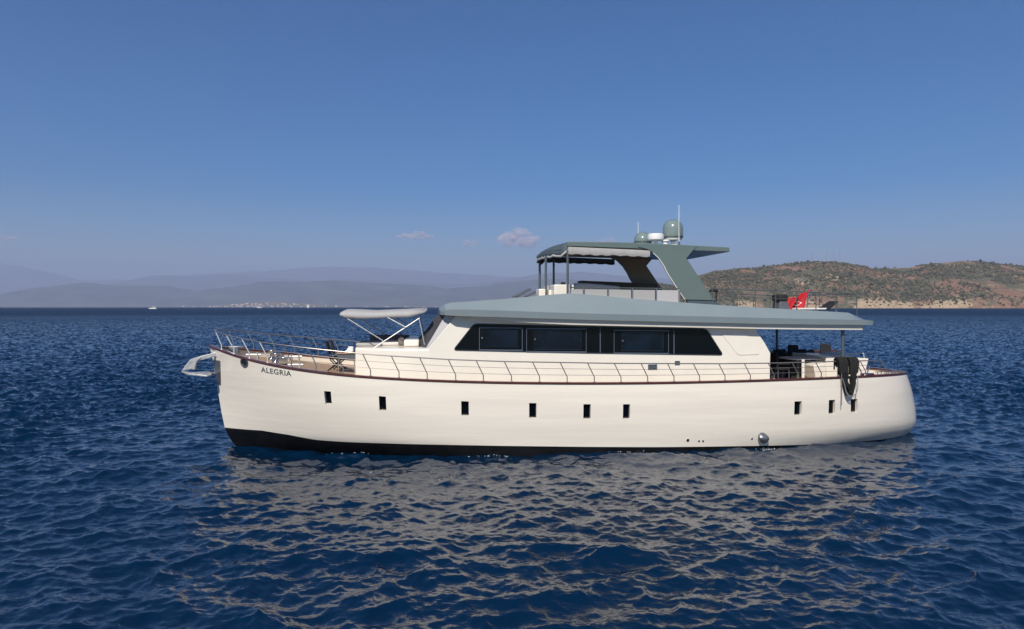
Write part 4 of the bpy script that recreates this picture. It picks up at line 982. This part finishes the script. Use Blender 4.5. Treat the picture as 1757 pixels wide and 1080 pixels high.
# far mountain ranges
mm = mat('distant_slopes', (.075, .085, .07), .95, spec=.1, var=.35, vscale=.0012)
def range_(name, dist, pts, label, depth=.16, seed=3, foot=0.0):
    pts = [(-900, pts[0][1] + 8)] + pts
    xs = np.array([(p[0] - 878.5) / 1200 * dist for p in pts]); zs = np.array([EYE + (527 - p[1]) / 1200 * dist for p in pts])
    X_, V_ = np.meshgrid(np.linspace(xs[0], xs[-1], 700), np.linspace(-1, 1, 46), indexing='ij')
    Rg = np.interp(X_, xs, zs) ; Y_ = dist + V_ * dist * depth + dist * .012 * noise2(X_ / (dist * .06), V_ * 2, seed + 1, 3)
    pf = np.clip(1 - np.abs(V_), 0, 1); Z_ = Rg * pf ** .8 * (1 + .16 * noise2(X_ / (dist * .03), V_ * 6, seed, 5) * (1 - pf)) + dist * .0006 * noise2(X_ / (dist * .012), V_ * 9, seed + 5, 4) - 20 * (pf < .01)
    o = land_mesh(name, X_, Y_, Z_, mm); tag(o, label, 'mountains', kind='structure')
range_('near_mountains', 24000, [(-60, 508), (0, 505), (60, 498), (100, 488), (150, 484), (180, 489), (280, 490), (330, 499), (400, 490), (450, 483), (530, 484), (580, 481), (640, 485), (700, 488), (750, 491), (765, 495), (830, 490), (870, 483), (905, 480), (940, 478), (1000, 480), (1060, 488), (1200, 500), (1400, 505), (2200, 515)], 'nearest hazy blue mountain range across the bay', seed=31)
range_('middle_mountains', 40000, [(0, 500), (150, 495), (220, 482), (255, 475), (290, 471), (330, 474), (380, 469), (430, 472), (480, 477), (560, 482), (620, 480), (700, 484), (800, 488), (880, 478), (930, 468), (1000, 466), (1100, 478), (1300, 495), (2200, 505)], 'middle hazy mountain range beyond the bay', seed=41)
range_('far_mountains', 50000, [(-300, 452), (0, 450), (35, 455), (90, 467), (140, 480), (230, 480), (350, 470), (480, 462), (560, 456), (640, 458), (740, 465), (880, 475), (1000, 470), (1300, 485), (2200, 500)], 'faintest mountain range on the horizon', seed=51, depth=.1)
# low coast in front of the mountains
X_, V_ = np.meshgrid(np.linspace(-12000, 5000, 500), np.linspace(-1, 1, 12), indexing='ij')
Z_ = (1 - np.abs(V_)) * (16 + 110 * np.clip(1 - np.abs(X_ + 4600) / 1500, 0, 1) + 12 * noise2(X_ / 500, V_, 61, 4)) - 3
COAST = land_mesh('coast_plain', X_, 13500 + V_ * 1000, Z_, mat('coast_land', (.16, .14, .09), .95, var=.4, vscale=.004)); tag(COAST, 'low coastal plain below the mountains', 'coast', kind='structure')
def coast_h(x, v): return (1 - abs(v)) * (16 + 110 * max(0, 1 - abs(x + 4600) / 1500))
HWAL = mat('house_white', (.5, .48, .46), .8); HRF = mat('house_roof', (.40, .18, .11), .8)
hv = M(); hv.box((0, 0, 6), (1, 1, 14)); 
protos = []
for i in range(90):
    x = random.gauss(-4550, 620) if i < 62 else random.uniform(-5800, -1200); v = random.uniform(-.97, -.35) if i < 62 else random.uniform(-.98, -.9)
    wd, dp, hh = random.uniform(18, 46), random.uniform(12, 22), random.uniform(8, 17)
    m = M().box((0, 0, hh / 2 - 2), (wd, dp, hh + 4)); o = empty('town_house', 'small pale house in the distant shore town below the mountains', 'house', (x, 13500 + v * 1000, coast_h(x, v)), 'houses of the distant shore town', random.uniform(-.4, .4), local=False)
    m.build('wall', HWAL, o, smooth=0)
    M().add([(-wd / 2 - .6, -dp / 2 - .6, hh + .003), (wd / 2 + .6, -dp / 2 - .6, hh + .003), (wd / 2 + .6, dp / 2 + .6, hh + .003), (-wd / 2 - .6, dp / 2 + .6, hh + .003), (-wd / 2 + 4, 0, hh + 4), (wd / 2 - 4, 0, hh + 4)], [(0, 1, 5, 4), (2, 3, 4, 5), (1, 2, 5), (3, 0, 4), (3, 2, 1, 0)]).build('roof', HRF, o, smooth=0)
# distant boats
def motor_boat(px, dist, Lh, label, mir=1):
    x = (px - 878.5) / 1200 * dist; o = empty('distant_boat', label, 'boat', (x, dist, 0), rz=0 if mir > 0 else math.pi, local=False); k = Lh / 20
    g = []
    for q in range(9):
        a = q / 8; xx = (-10 + 20 * a) * k; wd = 2.6 * k * (1 - (1 - min(1, a * 2.2)) ** 2.2); s_ = (2.6 - 1.3 * a) * k
        g.append([(xx - (.8 * k if q == 0 else 0), -wd, s_), (xx, -wd * .8, 0), (xx, 0, -1), (xx, wd * .8, 0), (xx - (.8 * k if q == 0 else 0), wd, s_)])
    m = M().grid(g); m.add([r_[0] for r_ in g] + [r_[-1] for r_ in reversed(g)], [tuple(range(18))]); m.add(g[-1], [(0, 1, 2, 3, 4)]); m.build('hull', WHITE, o)
    M().prism([(-4 * k, 1.5 * k), (-2 * k, 4.2 * k), (6 * k, 4.2 * k), (7 * k, 1.4 * k)], -1.9 * k, 1.9 * k).build('cabin', WHITE, o, smooth=0)
    M().prism([(-2.7 * k, 2.7 * k), (-2 * k, 3.6 * k), (5 * k, 3.6 * k), (5 * k, 2.7 * k)], -1.95 * k, 1.95 * k).build('windows', GLASS, o, smooth=0)
    M().box((2.5 * k, 0, 6.2 * k), (7 * k, 3.6 * k, .25 * k)).tube([(-.5 * k, 0, 4.2 * k), (-.5 * k, 0, 6.2 * k)], .12 * k).tube([(5.5 * k, 0, 4.2 * k), (5.5 * k, 0, 6.2 * k)], .12 * k).build('sun_roof', WHITE, o, smooth=0)
    return o
motor_boat(262.5, 1850, 22, 'white motor yacht on the horizon, largest of the distant boats')
motor_boat(445, 3600, 24, 'white motor boat on the horizon before the distant town', -1)
motor_boat(760, 6000, 22, 'tiny white boat on the horizon left of the yacht deckhouse')
dist = 4300; x = (528.5 - 878.5) / 1200 * dist
o = empty('distant_sailboat', 'white sailing boat with raised sail on the horizon', 'sailboat', (x, dist, 0), local=False)
M().grid([[(-7 + 14 * q / 6, -s_ * 1.9 * math.sin(math.pi * min(1, (q + .05) / 5)), 1.4) for s_ in (-1, 0, 1)] for q in range(7)]).grid([[(-7 + 14 * q / 6, s_ * 1.9 * math.sin(math.pi * min(1, (q + .05) / 5)), z_) for z_ in (1.4, -.5)] for q in range(7) for s_ in (-1,)]).build('hull', WHITE, o)
M().tube([(0, 0, 0), (0, 0, 25)], .15).build('mast', WHITE, o)
M().prism([(0.3, 3), (0.3, 24.5), (6.5, 3)], -.05, .05).prism([(-.4, 22), (-6.8, 2), (-.4, 2.5)], -.04, .04).build('sail', WHITE, o, smooth=0)

# ================================================================== haze
hz_m = bpy.data.materials.new('haze_air'); hz_m.use_nodes = True; t = hz_m.node_tree; t.nodes.remove(t.nodes['Principled BSDF'])
pv = t.nodes.new('ShaderNodeVolumePrincipled'); pv.inputs['Color'].default_value = (.60, .70, 1.0, 1); pv.inputs['Density'].default_value = 4.8e-5; pv.inputs['Anisotropy'].default_value = 0.0
t.links.new(pv.outputs[0], t.nodes['Material Output'].inputs['Volume'])
HZ = M().box((0, 25000, 1490), (160000, 62000, 3000)).build('haze', hz_m, None, smooth=0); tag(HZ, 'pale blue summer haze', 'haze', kind='stuff')
# ================================================================== clouds, beyond the haze
cm = bpy.data.materials.new('cloud'); cm.use_nodes = True; t = cm.node_tree; t.nodes.remove(t.nodes['Principled BSDF'])
df = t.nodes.new('ShaderNodeBsdfDiffuse'); df.inputs[0].default_value = (.80, .70, .69, 1); tr_ = t.nodes.new('ShaderNodeBsdfTransparent'); mxs = t.nodes.new('ShaderNodeMixShader')
lw = t.nodes.new('ShaderNodeLayerWeight'); lw.inputs[0].default_value = .5; r1 = t.nodes.new('ShaderNodeMapRange'); r1.inputs[1].default_value = .25; r1.inputs[2].default_value = .85; r1.inputs[3].default_value = .24; r1.inputs[4].default_value = 0
t.links.new(lw.outputs['Facing'], r1.inputs[0]); t.links.new(r1.outputs[0], mxs.inputs[0]); t.links.new(tr_.outputs[0], mxs.inputs[1]); t.links.new(df.outputs[0], mxs.inputs[2]); t.links.new(mxs.outputs[0], t.nodes['Material Output'].inputs['Surface'])
def cloud(px, py, wpx, hpx, lab):
    d = 75000; m = M(); k = d / 1200; n_ = max(30, int(wpx * .9))
    for q in range(n_):
        u_ = random.uniform(-.5, .5); env = (1 - (2 * u_) ** 2) ** .6
        x = u_ * wpx * k; z = (random.uniform(-.42, .5) * env) * hpx * k; y = random.uniform(-.3, .3) * wpx * k; rr_ = random.uniform(.10, .24) * hpx * k * (.6 + .6 * env); fl_z = .8
        g = [[(x + rr_ * (1 + .25 * math.sin(3 * a + q) * math.cos(4 * b)) * math.cos(a) * math.cos(b) * 1.3, y + rr_ * math.sin(a) * math.cos(b), z + fl_z * rr_ * math.sin(b) * (1 + .2 * math.sin(4 * a + q))) for a in np.linspace(0, 2 * math.pi, 13)[:-1]] for b in np.linspace(-1.45, 1.45, 8)]
        m.grid(g, closed=True)
    o = m.build('cloud', cm, None, smooth=180)
    o.location = ((px - 878.5) / 1200 * d, d, EYE + (527 - py) / 1200 * d); tag(o, lab, 'cloud', 'small clouds low over the horizon')
cloud(714, 406, 66, 14, 'long thin white cloud above the mountains left of the yacht')
cloud(891, 412, 66, 32, 'puffy pinkish cloud just left of the yacht hardtop')
cloud(808, 418, 26, 12, 'small faint pink cloud between the long cloud and the puffy cloud')
cloud(1042, 413, 28, 10, 'small pink cloud seen just above the yacht hardtop')
cloud(6, 409, 44, 12, 'small pale cloud at the far left edge of the sky')
